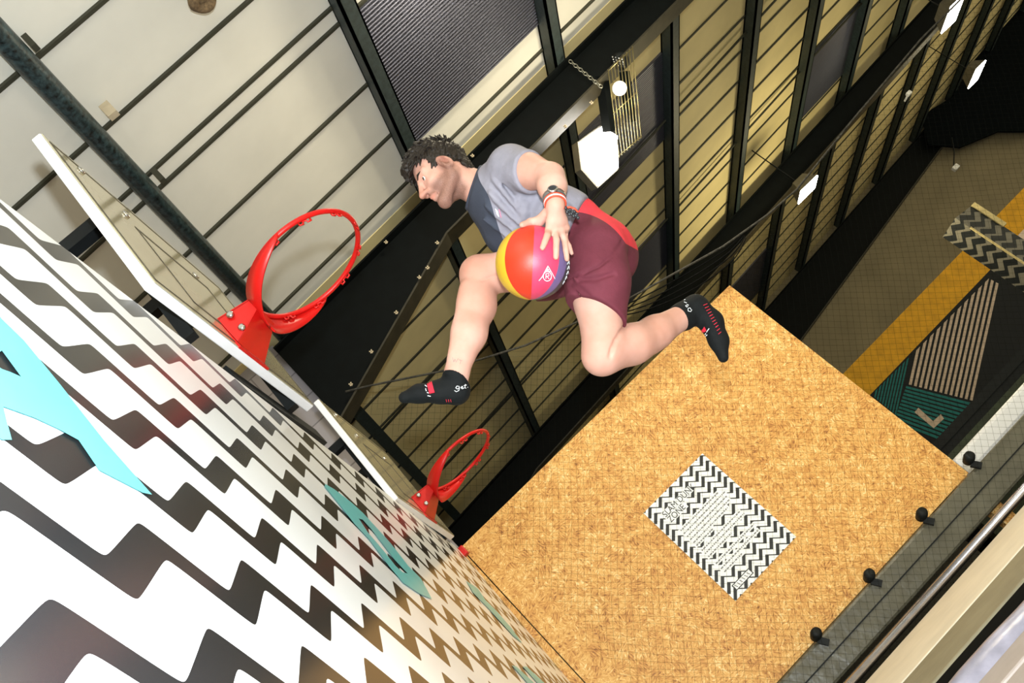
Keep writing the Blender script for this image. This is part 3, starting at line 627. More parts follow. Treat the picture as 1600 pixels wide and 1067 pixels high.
# ------------------------------------------------------------------ sculpting: smooth signed distance fields turned into one surface
class Field:
    def __init__(s, lo, hi, h):
        s.lo = np.array(lo, float); s.h = h; s.n = np.ceil((np.array(hi) - s.lo) / h).astype(int) + 1
        s.F = np.full(s.n, 0.08, np.float32); s.ax = [s.lo[i] + h * np.arange(s.n[i]) for i in range(3)]
    def block(s, lo, hi, pad):
        a = np.clip(np.floor((np.array(lo) - pad - s.lo) / s.h).astype(int), 0, s.n - 1); b = np.clip(np.ceil((np.array(hi) + pad - s.lo) / s.h).astype(int) + 1, 1, s.n)
        sl = tuple(slice(a[i], b[i]) for i in range(3)); g = [s.ax[i][sl[i]].astype(np.float32) for i in range(3)]
        return sl, np.stack(np.meshgrid(*g, indexing='ij'), -1)
    def put(s, sl, d, k, op):
        A = s.F[sl]
        if op == 'sub': d = -d; A2 = -A
        else: A2 = A
        if op == 'add':
            h = np.clip(0.5 + 0.5 * (A - d) / k, 0, 1); s.F[sl] = A * (1 - h) + d * h - k * h * (1 - h)
        else:
            h = np.clip(0.5 - 0.5 * (A - d) / k, 0, 1); s.F[sl] = A * (1 - h) + d * h + k * h * (1 - h)
    def cone(s, a, b, r1, r2, k=0.02, op='add'):
        a = np.array(a, float); b = np.array(b, float); r = max(r1, r2)
        sl, P = s.block(np.minimum(a, b) - r, np.maximum(a, b) + r, k + 0.03); ab = (b - a).astype(np.float32); q = P - a.astype(np.float32)
        t = np.clip((q @ ab) / (ab @ ab + 1e-9), 0, 1); d = np.linalg.norm(q - t[..., None] * ab, axis=-1) - (r1 + (r2 - r1) * t)
        s.put(sl, d.astype(np.float32), k, op)
    def chain(s, pts, rs, k=0.02):
        for i in range(len(pts) - 1): s.cone(pts[i], pts[i + 1], rs[i], rs[i + 1], k)
    def ell(s, c, axes, rad, k=0.02, op='add'):
        c = np.array(c, float); r = max(rad); sl, P = s.block(c - r, c + r, k + 0.03); q = P - c.astype(np.float32)
        A = np.stack(axes, 1).astype(np.float32); L = q @ A; rd = np.array(rad, np.float32)
        k0 = np.linalg.norm(L / rd, axis=-1); k1 = np.linalg.norm(L / rd ** 2, axis=-1) + 1e-6
        s.put(sl, (k0 * (k0 - 1) / k1).astype(np.float32), k, op)
    def cut(s, p, n, k=0.004):
        """keep the side the normal points away from"""
        n = np.array(n, float); n /= np.linalg.norm(n); p = np.array(p, float)
        d = (s.ax[0] * n[0])[:, None, None] + (s.ax[1] * n[1])[None, :, None] + (s.ax[2] * n[2])[None, None, :] - p @ n
        d = d.astype(np.float32); h = np.clip(0.5 - 0.5 * (s.F - d) / k, 0, 1); s.F = s.F * (1 - h) + d * h + k * h * (1 - h)
    def hit(s, u, v, d0=2.75, d1=3.5):
        """first point of the surface seen along a camera ray"""
        r_ = ray((u, v))
        for d in np.arange(d0, d1, 0.002):
            i = np.round((r_ * d - s.lo) / s.h).astype(int)
            if (i >= 0).all() and (i < s.n).all() and s.F[tuple(i)] < 0: return r_ * d
        return r_ * d1
    def groove(s, px, r, k, depth=0.0):
        P = [s.hit(*p) for p in px]; P = [p - unit(p) * depth for p in P]
        for a, b in zip(P, P[1:]): s.cone(a, b, r, r, k, 'sub')
    def mesh(s, smooth=2):
        F = s.F; F[0] = F[-1] = 0.05; F[:, 0] = F[:, -1] = 0.05; F[:, :, 0] = F[:, :, -1] = 0.05
        I = F < 0; n = F.shape; cs = tuple(x - 1 for x in n)
        cnt = np.zeros(cs, np.uint8)
        for i in (0, 1):
            for j in (0, 1):
                for k in (0, 1): cnt += I[i:i + cs[0], j:j + cs[1], k:k + cs[2]]
        act = np.argwhere((cnt > 0) & (cnt < 8)); idx = -np.ones(cs, np.int32); idx[tuple(act.T)] = np.arange(len(act))
        acc = np.zeros((len(act), 3)); w = np.zeros(len(act)); off = [(i, j, k) for i in (0, 1) for j in (0, 1) for k in (0, 1)]
        val = {o: F[tuple((act + o).T)] for o in off}
        for o in off:
            for a in range(3):
                if o[a]: continue
                o2 = list(o); o2[a] = 1; o2 = tuple(o2); A, B = val[o], val[o2]; m = (A < 0) != (B < 0)
                t = np.where(m, A / (A - B + 1e-12), 0); P = np.tile(np.array(o, float), (len(act), 1)); P[:, a] = t
                acc[m] += P[m]; w[m] += 1
        V = s.lo + s.h * (act + acc / w[:, None]); Q = []
        for a in range(3):
            b, c = (a + 1) % 3, (a + 2) % 3; s0 = [slice(None)] * 3; s1 = [slice(None)] * 3; s0[a] = slice(0, -1); s1[a] = slice(1, None)
            A = I[tuple(s0)]; B = I[tuple(s1)]; e = np.argwhere(A != B); e = e[(e[:, b] > 0) & (e[:, c] > 0)]
            fl = A[tuple(e.T)]
            def at(db, dc): q = e.copy(); q[:, b] -= db; q[:, c] -= dc; return idx[tuple(q.T)]
            q = np.stack([at(0, 0), at(1, 0), at(1, 1), at(0, 1)], 1); q[~fl] = q[~fl][:, ::-1]; Q.append(q)
        Q = np.concatenate(Q); Q = Q[(Q >= 0).all(1)]
        E_ = np.concatenate([Q[:, [0, 1]], Q[:, [1, 2]], Q[:, [2, 3]], Q[:, [3, 0]]])
        for _ in range(smooth):
            S = np.zeros_like(V); c = np.zeros(len(V))
            np.add.at(S, E_[:, 0], V[E_[:, 1]]); np.add.at(c, E_[:, 0], 1); np.add.at(S, E_[:, 1], V[E_[:, 0]]); np.add.at(c, E_[:, 1], 1)
            V = V * 0.45 + 0.55 * S / np.maximum(c, 1)[:, None]
        return V, Q
def sdf_obj(name, fld, mats, parent, smooth=2, matfn=None, attr=None):
    V, Q = fld.mesh(smooth); L = wl(parent); me = bpy.data.meshes.new(name)
    me.vertices.add(len(V)); me.vertices.foreach_set('co', (V - L).astype(np.float32).ravel())
    me.loops.add(len(Q) * 4); me.loops.foreach_set('vertex_index', Q.astype(np.int32).ravel())
    me.polygons.add(len(Q)); me.polygons.foreach_set('loop_start', np.arange(0, len(Q) * 4, 4, dtype=np.int32))
    me.polygons.foreach_set('loop_total', np.full(len(Q), 4, np.int32))
    for m_ in mats: me.materials.append(m_)
    if matfn is not None: me.polygons.foreach_set('material_index', matfn(V[Q].mean(1)).astype(np.int32))
    me.polygons.foreach_set('use_smooth', np.ones(len(Q), bool)); me.update(calc_edges=True); me.validate()
    for an, fn in (attr or {}).items():
        a = me.attributes.new(an, 'FLOAT', 'POINT'); a.data.foreach_set('value', fn(V).astype(np.float32))
    o = bpy.data.objects.new(name, me); COL.objects.link(o); o.parent = parent; WLOC[o.name] = L; return o
def unit(v): v = np.array(v, float); return v / np.linalg.norm(v)
# ------------------------------------------------------------------ the player
Fw = unit((-0.97, -0.25, 0)); Lf = unit((0.25, -0.97, 0)); Up = np.array([0, 0, 1.0])
def fl_(o, f_, l, u): return o + Fw * f_ + Lf * l + Up * u
NK = atd(745, 295, 3.37); PV = NK - 0.449 * Up - 0.183 * Fw
Sd = unit(PV - NK); Fd = unit(Fw - Sd * (Fw @ Sd)); HC = atd(695, 274, 3.385)
def sp(s_, f_=0, l=0): return NK + Sd * s_ + Fd * f_ + Lf * l
SL = atd(798, 262, 3.22); SR = NK - 0.087 * Up - 0.083 * Fw - 0.17 * Lf
EL = atd(860, 276, 3.02); WL_ = atd(868, 320, 2.91)
HLp = atd(934, 388, 3.17); HRp = PV - 0.09 * Lf - 0.03 * Up
KL = atd(941, 553, 3.06); AL = atd(1068, 494, 3.33)
KR = atd(751, 430, 3.27); AR = atd(714, 580, 3.05)
BC = atd(832.5, 410.5, 2.98); BR = 0.1185
def lerp_(a, b, t): return a + (b - a) * t
def onball(p, r):
    d = ray(p); dn = d / np.linalg.norm(d); b = dn @ BC; disc = b * b - (BC @ BC - BR * BR)
    q = dn * (b - math.sqrt(disc)) if disc > 0 else dn * b
    return BC + unit(q - BC) * (BR + r * 0.9)
per = thing('person', (PV[0], PV[1], PV[2] - 0.5), 'person leaping at the hoop in grey shirt and maroon shorts, holding a colourful ball', 'person')
def skin_mat():
    m_ = bpy.data.materials.new('skin'); m_.use_nodes = True; t = NT(m_)
    a = t.add('ShaderNodeAttribute'); a.attribute_name = 'stubble'; n1 = t.noise(7, 4, t.obj()); n2 = t.noise(620, 2, t.obj())
    c = t.ramp(n1, [(0.3, srgb(186, 136, 118)), (0.55, srgb(197, 150, 134)), (0.75, srgb(204, 162, 148))])
    s_ = t.math('MULTIPLY', a.outputs['Fac'], t.ramp(n2, [(0.35, (0.6, 0.6, 0.6, 1)), (0.65, (1, 1, 1, 1))]))
    c2 = t.mix(s_, c, srgb(84, 54, 42)); r = t.add('ShaderNodeAttribute'); r.attribute_name = 'blush'
    t.link(t.mix(r.outputs['Fac'], c2, srgb(170, 84, 66)), t.b.inputs['Base Color'])
    t.b.inputs['Roughness'].default_value = 0.6; t.b.inputs['Specular IOR Level'].default_value = 0.3; t.b.inputs['Subsurface Weight'].default_value = 0.06; t.b.inputs['Subsurface Radius'].default_value = (0.01, 0.004, 0.002)
    t.bump(t.noise(160, 3, t.obj()), 0.12, 0.001); return m_
def two_cloth(name, ca, cb_):
    m_ = cloth(name, ca); t = NT(m_); a = t.add('ShaderNodeAttribute'); a.attribute_name = 'panel'
    l_ = t.b.inputs['Base Color'].links[0].from_socket; k = t.math('GREATER_THAN', a.outputs['Fac'], 0.0)
    t.link(t.mix(k, l_, srgb(*cb_)), t.b.inputs['Base Color']); return m_
def cloth(name, rgb, var=0.1):
    m_ = pm(name, rgb, 0.8, var=var, scale=18, spec=0.25); t = NT(m_)
    t.bump(t.math('ADD', t.noise(26, 4, t.obj()), t.math('MULTIPLY', t.noise(600, 2, t.obj()), 0.15)), 0.35, 0.012); return m_
MK = skin_mat(); M_shirt = two_cloth('grey_jersey', (136, 134, 146), (58, 63, 76)); M_shd = cloth('charcoal_jersey', (56, 62, 76)); M_mar = two_cloth('maroon_cloth', (98, 42, 54), (214, 58, 68)); M_sock = cloth('black_knit', (8, 12, 14))
M_hair = pm('dark_hair', (30, 23, 18), 0.55, var=0.4, scale=50, spec=0.35)
HTP = {  # left hand: knuckle pixel, fingertip pixel, radii
    'index': ((857.5, 361), (846.5, 389), 0.0112, 0.0092), 'middle': ((867, 362), (866, 402.5), 0.0112, 0.0092),
    'ring': ((876, 360), (882, 405), 0.0108, 0.0090), 'little': ((884, 356), (891.5, 396), 0.0090, 0.0075)}
ALLP = [HC + 0.2, HC - 0.2, SL, SR, EL, KL, AL, KR, AR, atd(1135, 568, 3.33), atd(1092, 455, 3.37), atd(618, 625, 3.04), atd(735, 630, 3.04), BC - BR * 1.2, SR - Lf * 0.25 - Fw * 0.1, PV - 0.2 * Up]
fb = Field(np.min(ALLP, 0) - 0.10, np.max(ALLP, 0) + 0.10, 0.0042)
axT = (Fd, Lf, Sd)
# torso under the clothes
def torso(f, g, k=0.04):
    f.ell(sp(0.17, 0.015), axT, (0.112 + g, 0.158 + g, 0.19 + g), k); f.ell(sp(0.33, 0.012), axT, (0.098 + g, 0.142 + g, 0.16 + g), k)
    f.ell(sp(0.45, 0.035, -0.025), axT, (0.094 + g, 0.126 + g, 0.11 + g), k)
    f.cone(sp(0.05, -0.02), SL - Sd * 0.0, 0.052 + g, 0.062 + g, k); f.cone(sp(0.05, -0.02), SR, 0.052 + g, 0.062 + g, k)
    f.cone(sp(0.14, 0.05, 0.07), sp(0.14, 0.05, -0.07), 0.066 + g, 0.066 + g, k)
torso(fb, -0.012)
fb.cone(fl_(HC, -0.022, 0, -0.045), sp(0.02, -0.008), 0.056, 0.064, 0.025)
for s_ in (1, -1): fb.cone(fl_(HC, -0.03, s_ * 0.045, -0.03), sp(-0.005, 0.045, s_ * 0.012), 0.018, 0.012, 0.02)
# head
def H(f_, l, u): return fl_(HC, f_, l, u)
AXH = (Fw, Lf, Up)
fb.ell(H(-0.014, 0, 0.052), AXH, (0.098, 0.075, 0.088), 0.02)
fb.ell(H(0.036, 0, 0.0), AXH, (0.058, 0.058, 0.082), 0.025)
for s_ in (1, -1):
    fb.cone(H(0.074, s_ * 0.012, -0.094), H(0.004, s_ * 0.052, -0.052), 0.020, 0.020, 0.022); fb.cone(H(0.004, s_ * 0.052, -0.052), H(-0.006, s_ * 0.060, 0.0), 0.020, 0.018, 0.02)
    fb.ell(H(0.060, s_ * 0.036, -0.020), AXH, (0.026, 0.024, 0.024), 0.02)
    fb.cone(H(0.085, s_ * 0.012, 0.034), H(0.068, s_ * 0.050, 0.034), 0.011, 0.010, 0.012)
    fb.ell(H(0.098, s_ * 0.032, 0.012), AXH, (0.017, 0.019, 0.012), 0.012, 'sub')
    fb.cone(H(0.084, s_ * 0.018, 0.0205), H(0.078, s_ * 0.046, 0.0175), 0.0055, 0.005, 0.006); fb.cone(H(0.084, s_ * 0.018, 0.0045), H(0.077, s_ * 0.046, 0.0065), 0.0055, 0.005, 0.006)
    fb.ell(H(0.104, s_ * 0.0125, -0.026), AXH, (0.013, 0.0085, 0.0095), 0.006); fb.ell(H(0.108, s_ * 0.007, -0.034), AXH, (0.006, 0.003, 0.004), 0.003, 'sub')
    E0 = H(0.004, s_ * 0.081, -0.008); ea = (unit(Fw * 0.95 + Lf * s_ * -0.25 + Up * -0.2), unit(Lf * s_ + Fw * 0.3), unit(Up - Fw * 0.15))
    fb.ell(E0, ea, (0.021, 0.0105, 0.034), 0.005); fb.ell(E0 + Lf * s_ * 0.008 + Fw * 0.003 + Up * 0.001, ea, (0.0120, 0.010, 0.021), 0.0025, 'sub'); fb.ell(E0 - Up * 0.026 + Fw * 0.004, ea, (0.010, 0.007, 0.010), 0.006)
    fb.cone(E0 + Fw * 0.013 + Lf * s_ * 0.004 + Up * -0.002, E0 + Fw * 0.012 + Lf * s_ * 0.004 - Up * 0.012, 0.0045, 0.0045, 0.004)
fb.ell(H(0.082, 0, -0.092), AXH, (0.022, 0.024, 0.020), 0.016)
fb.cone(H(0.093, 0, 0.026), H(0.121, 0, -0.020), 0.0085, 0.0115, 0.010); fb.ell(H(0.125, 0, -0.025), AXH, (0.011, 0.011, 0.010), 0.006)
fb.cone(H(0.089, 0, -0.045), H(0.092, 0, -0.055), 0.014, 0.012, 0.015)
for s_ in (1, -1):
    fb.cone(H(0.103, 0, -0.050), H(0.088, s_ * 0.022, -0.055), 0.0065, 0.004, 0.006); fb.cone(H(0.099, 0, -0.064), H(0.086, s_ * 0.020, -0.060), 0.0075, 0.004, 0.006)
    fb.cone(H(0.109, 0, -0.0575), H(0.088, s_ * 0.026, -0.0585), 0.0025, 0.0020, 0.003, 'sub')
# left arm and hand on the ball
f_ = fb
f_.chain([SL, SL + (EL - SL) * 0.45, EL], [0.056, 0.054, 0.043], 0.03); f_.ell(SL + (EL - SL) * 0.5 + Up * 0.008, (unit(EL - SL), unit(np.cross(EL - SL, Up)), unit(np.cross(np.cross(EL - SL, Up), EL - SL))), (0.10, 0.048, 0.050), 0.03)
f_.chain([EL, EL + (WL_ - EL) * 0.35, WL_], [0.043, 0.044, 0.029], 0.022)
KN = {k: atd(v[0][0], v[0][1], d_) for (k, v), d_ in zip(HTP.items(), (2.918, 2.922, 2.930, 2.945))}
palm = sum(KN.values()) / 4; TB = onball((843, 343), 0.016)
hand = Field(np.minimum(WL_, BC - BR * 1.25) - 0.12, np.maximum(WL_, BC + BR * 1.1) + 0.10, 0.0042)
for k, v in HTP.items():
    f_.cone(WL_ + (KN[k] - WL_) * 0.12, KN[k], 0.021, 0.0125, 0.010)
KL_ = list(KN.values())
for a, b in zip(KL_, KL_[1:]): f_.cone(a, b, 0.0115, 0.0115, 0.008); f_.cone(lerp_(a, WL_, .35), lerp_(b, WL_, .35), 0.0145, 0.0145, 0.010)
for k, v in HTP.items():
    (ku, kv), (tu, tv), r1, r2 = v
    P = [KN[k]] + [onball((ku + (tu - ku) * t, kv + (tv - kv) * t), r2 + 0.001) for t in (0.38, 0.70, 1.0)]
    f_.chain(P, [r1 + 0.0005, r1, r2 + 0.0008, r2], 0.003)
f_.chain([WL_ + (TB - WL_) * 0.25, TB, onball((829, 350), 0.011), onball((817, 355.5), 0.010)], [0.019, 0.0165, 0.0120, 0.0098], 0.008)
# right arm, carried back behind the body
ER = SR - 0.20 * Up - 0.08 * Fw - 0.10 * Lf; WR = ER + 0.16 * Fw + 0.05 * Up + 0.02 * Lf
f_.chain([SR, SR + (ER - SR) * 0.5, ER], [0.056, 0.052, 0.041], 0.03); f_.chain([ER, ER + (WR - ER) * 0.4, WR], [0.041, 0.042, 0.028], 0.02)
hd = unit(WR - ER); hs = unit(np.cross(hd, Lf))
for i in range(4):
    o_ = (i - 1.5) * 0.021; kk = WR + hd * 0.085 + hs * o_; f_.cone(WR + hd * 0.012 + hs * o_ * 0.5, kk, 0.019, 0.012, 0.010)
    l_ = (0.066, 0.076, 0.071, 0.055)[i]; f_.chain([kk, kk + hd * l_ * 0.5 + Lf * 0.012, kk + hd * l_ * 0.85 + Lf * 0.034], [0.0105, 0.0095, 0.008], 0.003)
f_.chain([WR + hd * 0.02 - hs * 0.02, WR + hd * 0.05 - hs * 0.045, WR + hd * 0.085 - hs * 0.052 + Lf * .01], [0.018, 0.014, 0.010], 0.008)
# legs
def lerp(a, b, t): return a + (b - a) * t
view = lambda P: unit(P)
f_.chain([HLp, lerp(HLp, KL, 0.5), KL], [0.090, 0.080, 0.061], 0.04)
cd = unit(np.cross(view(KL), unit(AL - KL)));  cd = cd if cd @ (-RC[1]) > 0 else -cd     # image-up side of the shin: the calf muscle
f_.chain([KL, lerp(KL, AL, 0.33) - cd * 0.012, lerp(KL, AL, 0.62) - cd * 0.010, AL], [0.060, 0.064, 0.055, 0.043], 0.03)
f_.cone(KL - cd * 0.012, lerp(KL, AL, 0.5) - cd * 0.022, 0.050, 0.046, 0.03)
f_.ell(KL + unit(KL - lerp(HLp, AL, 0.5)) * 0.022, (Fw, Lf, Up), (0.042, 0.042, 0.042), 0.03)
f_.cone(lerp(KL, AL, 0.12) - cd * 0.028, lerp(KL, AL, 0.8) - cd * 0.016, 0.024, 0.018, 0.02)
FL = [atd(1068, 494, 3.33), atd(1087, 481, 3.345), atd(1111, 503, 3.335), atd(1123, 532, 3.32), atd(1130, 558, 3.30)]
f_.chain(FL, [0.042, 0.039, 0.036, 0.028, 0.014], 0.02)
f_.chain([HRp, lerp(HRp, KR, 0.5), KR], [0.092, 0.086, 0.066], 0.04)
f_.chain([KR, atd(745, 478, 3.20), atd(733, 522, 3.13), AR], [0.064, 0.062, 0.055, 0.038], 0.03)
f_.ell(KR + unit(KR - lerp(HRp, AR, 0.5)) * 0.020, (Fw, Lf, Up), (0.046, 0.046, 0.046), 0.03); f_.cone(atd(730, 450, 3.2), atd(708, 560, 3.05), 0.026, 0.016, 0.02)
f_.groove([(978, 507), (970, 519), (962, 532), (956, 545), (953, 558)], 0.0065, 0.006)
f_.groove([(752, 439), (764, 434), (776, 431)], 0.003, 0.006)
FR = [atd(714, 583, 3.05), atd(713, 611, 3.05), atd(688, 612, 3.04), atd(655, 615, 3.035), atd(632, 621, 3.03)]
f_.chain(FR, [0.037, 0.036, 0.031, 0.023, 0.014], 0.02)
def stub(V):
    q = V - HC; a, l, u = q @ Fw, q @ Lf, q @ Up; al = np.abs(l)
    jaw = np.clip((-0.022 - u - np.clip((0.055 - a), 0, 1) * -0.35) / 0.02, 0, 1) * np.clip((u + 0.135) / 0.02, 0, 1) * np.clip((a + 0.018) / 0.02, 0, 1)
    side = np.clip((0.03 - u) / 0.02, 0, 1) * np.clip((a + 0.012) / 0.012, 0, 1) * np.clip((0.040 - a) / 0.02, 0, 1) * np.clip((u + 0.1) / 0.02, 0, 1)
    lip = np.exp(-(((u + 0.058) / 0.010) ** 2 + (l / 0.022) ** 2 + ((a - 0.10) / 0.02) ** 2)); must = np.clip((0.002 - np.abs(u + 0.042)) / 0.004 + 1, 0, 1) * np.clip((0.03 - al) / 0.01, 0, 1) * np.clip((a - 0.085) / 0.01, 0, 1)
    near = (np.linalg.norm(q, axis=1) < 0.16)
    return np.clip(np.maximum(np.maximum(jaw, side), must * 0.8) - lip, 0, 1) * 0.85 * near
def blush(V):
    q = V - HC; a, l, u = q @ Fw, q @ Lf, q @ Up
    lip = np.exp(-(((u + 0.057) / 0.008) ** 2 + (l / 0.02) ** 2 + ((a - 0.10) / 0.016) ** 2)) * 0.6; nose = np.exp(-(((u + 0.024) / 0.016) ** 2 + (l / 0.018) ** 2 + ((a - 0.118) / 0.02) ** 2)) * 0.3
    ear = np.exp(-(((u - 0.012) / 0.03) ** 2 + ((np.abs(l) - 0.08) / 0.014) ** 2 + ((a + 0.012) / 0.022) ** 2)) * 0.45
    kn = np.exp(-(np.linalg.norm(V - KR, axis=1) / 0.08) ** 2) * 0.16 + np.exp(-(np.linalg.norm(V - KL, axis=1) / 0.09) ** 2) * 0.14
    return np.clip(lip + nose + ear + kn, 0, 1)
body = sdf_obj('body', fb, [MK], per, 2, attr={'stubble': stub, 'blush': blush}); del fb
# t-shirt
lo = np.min([SL, SR, sp(0), sp(0.5), EL], 0) - 0.26; hi = np.max([SL, SR, sp(0), sp(0.5), EL], 0) + 0.22
fs = Field(lo, hi, 0.005); torso(fs, 0.012)
fs.cone(sp(0.16, 0.075, -0.10), sp(0.24, 0.07, -0.09), 0.075, 0.07, 0.04)                      # cloth hanging off the chest
fs.chain([SL, lerp(SL, EL, 0.5)], [0.074, 0.073], 0.03); fs.chain([SR, lerp(SR, ER, 0.55)], [0.074, 0.074], 0.03)
rf = random.Random(5)
def cp(s0, th, e=0.0): return sp(s0, 0.015 + (0.122 + e) * math.cos(th), (0.166 + e) * math.sin(th))
for i in range(15):                                                                            # cloth creases round the flank
    s0 = 0.16 + 0.26 * (i / 15) + rf.uniform(-.01, .01); t0 = math.radians(rf.uniform(5, 50)); t1 = t0 + math.radians(rf.uniform(30, 75)); ds = rf.uniform(-.06, .03)
    P_ = [cp(s0 + ds * k / 5 + .006 * math.sin(k * 1.7 + i), t0 + (t1 - t0) * k / 5, -0.004 - .012 * (s0 > .25)) for k in range(6)]
    fs.chain(P_, [0.004, 0.010, 0.013, 0.013, 0.010, 0.003], 0.012)
for i in range(9):                                                                             # pulls from the armpit
    t0 = math.radians(84 - i * 9); P_ = [cp(0.10 + .02 * k + .012 * i * k / 4, t0 - math.radians(6 * k), 0.012) for k in range(5)]
    for a, b in zip(P_, P_[1:]): fs.cone(a, b, 0.006, 0.006, 0.012, 'sub' if i % 2 else 'add')
nd = unit(HC - Up * 0.05 - Fw * 0.03 - NK); cn = unit(nd + Fd * 0.25)
fs.cut(sp(0.40), Sd, 0.006); fs.cut(sp(0.0) + cn * 0.012, cn, 0.01)
sa, sb = atd(802, 298, 3.1), atd(836, 240, 3.16); ev = unit(sb - sa); an = unit(EL - SL); hn = unit(an - ev * (an @ ev))
d_ = SL + an * 0.13
for (P_, n_, c_, rr_) in ((lerp(sa, sb, .5) * 0 + SL + an * 0.128, hn, EL, 0.2), (lerp(SR, ER, .5), unit(ER - SR), ER, 0.2)):
    sl, P = fs.block(np.minimum(P_, c_) - 0.10, np.maximum(P_, c_) + 0.10, 0.0); q = (P - P_.astype(np.float32)) @ n_.astype(np.float32)
    far = np.linalg.norm(P - (P_ + n_ * 0.06).astype(np.float32), axis=-1) - 0.12; fs.put(sl, np.maximum(-q, far).astype(np.float32) * 1.0, 0.004, 'sub')
pa, pb = atd(746, 268, 3.25), atd(792, 384, 3.25); pn = unit(np.cross(pb - pa, unit(pa))); pn = pn if pn @ Fd > 0 else -pn
shirt = sdf_obj('t_shirt', fs, [M_shirt], per, 2, attr={'panel': lambda C: (C - pa) @ pn + 0.004 * np.sin(C[:, 2] * 40)}); del fs
m = MB(); cen = sp(0.0) + cn * 0.012; eu = unit(Lf - cn * (Lf @ cn)); ew = np.cross(cn, eu)
m.tube([cen + eu * 0.074 * math.cos(a) + ew * 0.076 * math.sin(a) - cn * 0.004 for a in np.linspace(0, 2 * math.pi, 40, endpoint=False)], 0.0105, 8, closed=True); m.build('collar', M_shd, shirt)
# shorts
lo = np.min([HLp, HRp, KL, KR, PV], 0) - 0.22; hi = np.max([HLp, HRp, KL, PV + Up * .15], 0) + 0.22
fq = Field(lo, hi, 0.005)
fq.ell(sp(0.46, 0.040, -0.032), axT, (0.096, 0.122, 0.115), 0.04); fq.cone(sp(0.38, 0.010, 0.02), sp(0.38, 0.010, -0.07), 0.100, 0.100, 0.05)
fq.ell(sp(0.505, 0.015, 0.012), axT, (0.070, 0.070, 0.092), 0.04); fq.ell(sp(0.505, 0.015, -0.085), axT, (0.070, 0.070, 0.092), 0.04)
fq.chain([HLp, atd(934, 440, 3.13), atd(931, 505, 3.09)], [0.098, 0.102, 0.101], 0.04); fq.chain([HRp, lerp(HRp, KR, 0.5), lerp(HRp, KR, 0.8)], [0.118, 0.114, 0.110], 0.04)
for i in range(9):
    a = atd(893 + i * 3, 436 + i * 7 - (i % 3) * 6, 3.06); b = atd(935 + i * 4, 424 + i * 11, 3.05); fq.cone(a, b, 0.006, 0.010, 0.018, 'sub' if i % 2 else 'add')
fq.groove([(886, 435), (908, 429), (935, 417), (957, 399), (973, 376)], 0.005, 0.006); fq.groove([(893, 441), (905, 452), (918, 460)], 0.007, 0.012); fq.groove([(889, 446), (898, 460), (906, 470)], 0.006, 0.012); fq.groove([(905, 437), (930, 436), (958, 428)], 0.005, 0.012)
ha, hb = atd(884, 459, 3.08), atd(976, 512, 3.10); e_ = unit(hb - ha); tn = unit(KL - HLp); n1_ = unit(tn - e_ * (tn @ e_))
sl, P = fq.block(ha - 0.35, hb + 0.35, 0); q = (P - ha.astype(np.float32)) @ n1_.astype(np.float32); fq.put(sl, (-q).astype(np.float32), 0.005, 'sub')
tr = unit(KR - HRp); hr = lerp(HRp, KR, 0.60); sl, P = fq.block(np.minimum(hr, KR) - 0.16, np.maximum(hr, KR) + 0.16, 0); q = (P - hr.astype(np.float32)) @ tr.astype(np.float32); fq.put(sl, (-q).astype(np.float32), 0.005, 'sub')
fq.cut(sp(0.345), -Sd, 0.008)
ca, cb2 = atd(890, 332, 3.08), atd(984, 384, 3.12); ce = unit(cb2 - ca); cnn = unit(np.cross(ce, unit(ca))); cnn = cnn if cnn @ (-RC[1]) > 0 else -cnn
def shmat(C):
    t = (C - ca) @ ce; d0 = (C - ca) @ cnn; return d0 - 0.030 * np.sin(np.clip(t / 0.22, 0, 1.0) * math.pi)
sdf_obj('shorts', fq, [M_mar], per, 2, attr={'panel': shmat}); del fq
# socks
def sock(pts, rs, ca_, cb_, leg, marks):
    P_ = np.array(pts); f = Field(P_.min(0) - 0.09, P_.max(0) + 0.09, 0.0042); f.chain([pts[0] + unit(leg) * 0.05] + pts, [rs[0] + .004] + [r + 0.0055 for r in rs], 0.02)
    e = unit(cb_ - ca_); n = unit(leg - e * (leg @ e)); f.cut(lerp(ca_, cb_, .5), n, 0.004); return sdf_obj('sock', f, [M_sock], per, 2)
skl = sock(FL, [0.042, 0.039, 0.036, 0.028, 0.014], atd(1058, 476, 3.29), atd(1068, 517, 3.29), KL - AL, 0)
skr = sock(FR, [0.037, 0.036, 0.031, 0.023, 0.014], atd(694, 572, 3.01), atd(733, 589, 3.01), KR - AR, 1)
M_wh = pm('white_knit', (226, 230, 234), 0.8, var=0.05); M_rd = pm('red_knit', (214, 34, 58), 0.8, var=0.12, scale=80); M_tat = pm('faded_ink', (128, 122, 124), 0.7)
def surf(o, u, v, e=0.0015):
    d = Vector(unit(ray((u, v)))); L = Vector(wl(o)); ok, loc, nr, _ = o.ray_cast(-L, d)
    return (np.array(loc + L) + np.array(nr) * e) if ok else None
def decal(name, host, strokes, w, mat):
    """raised stitching: thin tubes laid on the host's surface"""
    m = MB(); n = 0
    for st in strokes:
        P = []
        for a, b in zip(st, st[1:]):
            for t in np.linspace(0, 1, 5, endpoint=False):
                q = surf(host, a[0] + (b[0] - a[0]) * t, a[1] + (b[1] - a[1]) * t, 0.0008)
                if q is not None: P.append(q)
        q = surf(host, st[-1][0], st[-1][1], 0.0008)
        if q is not None: P.append(q)
        if len(P) > 1: m.tube(P, w, 5); n += 1
    if n: return m.build(name, mat, host)
bpy.context.view_layer.update()
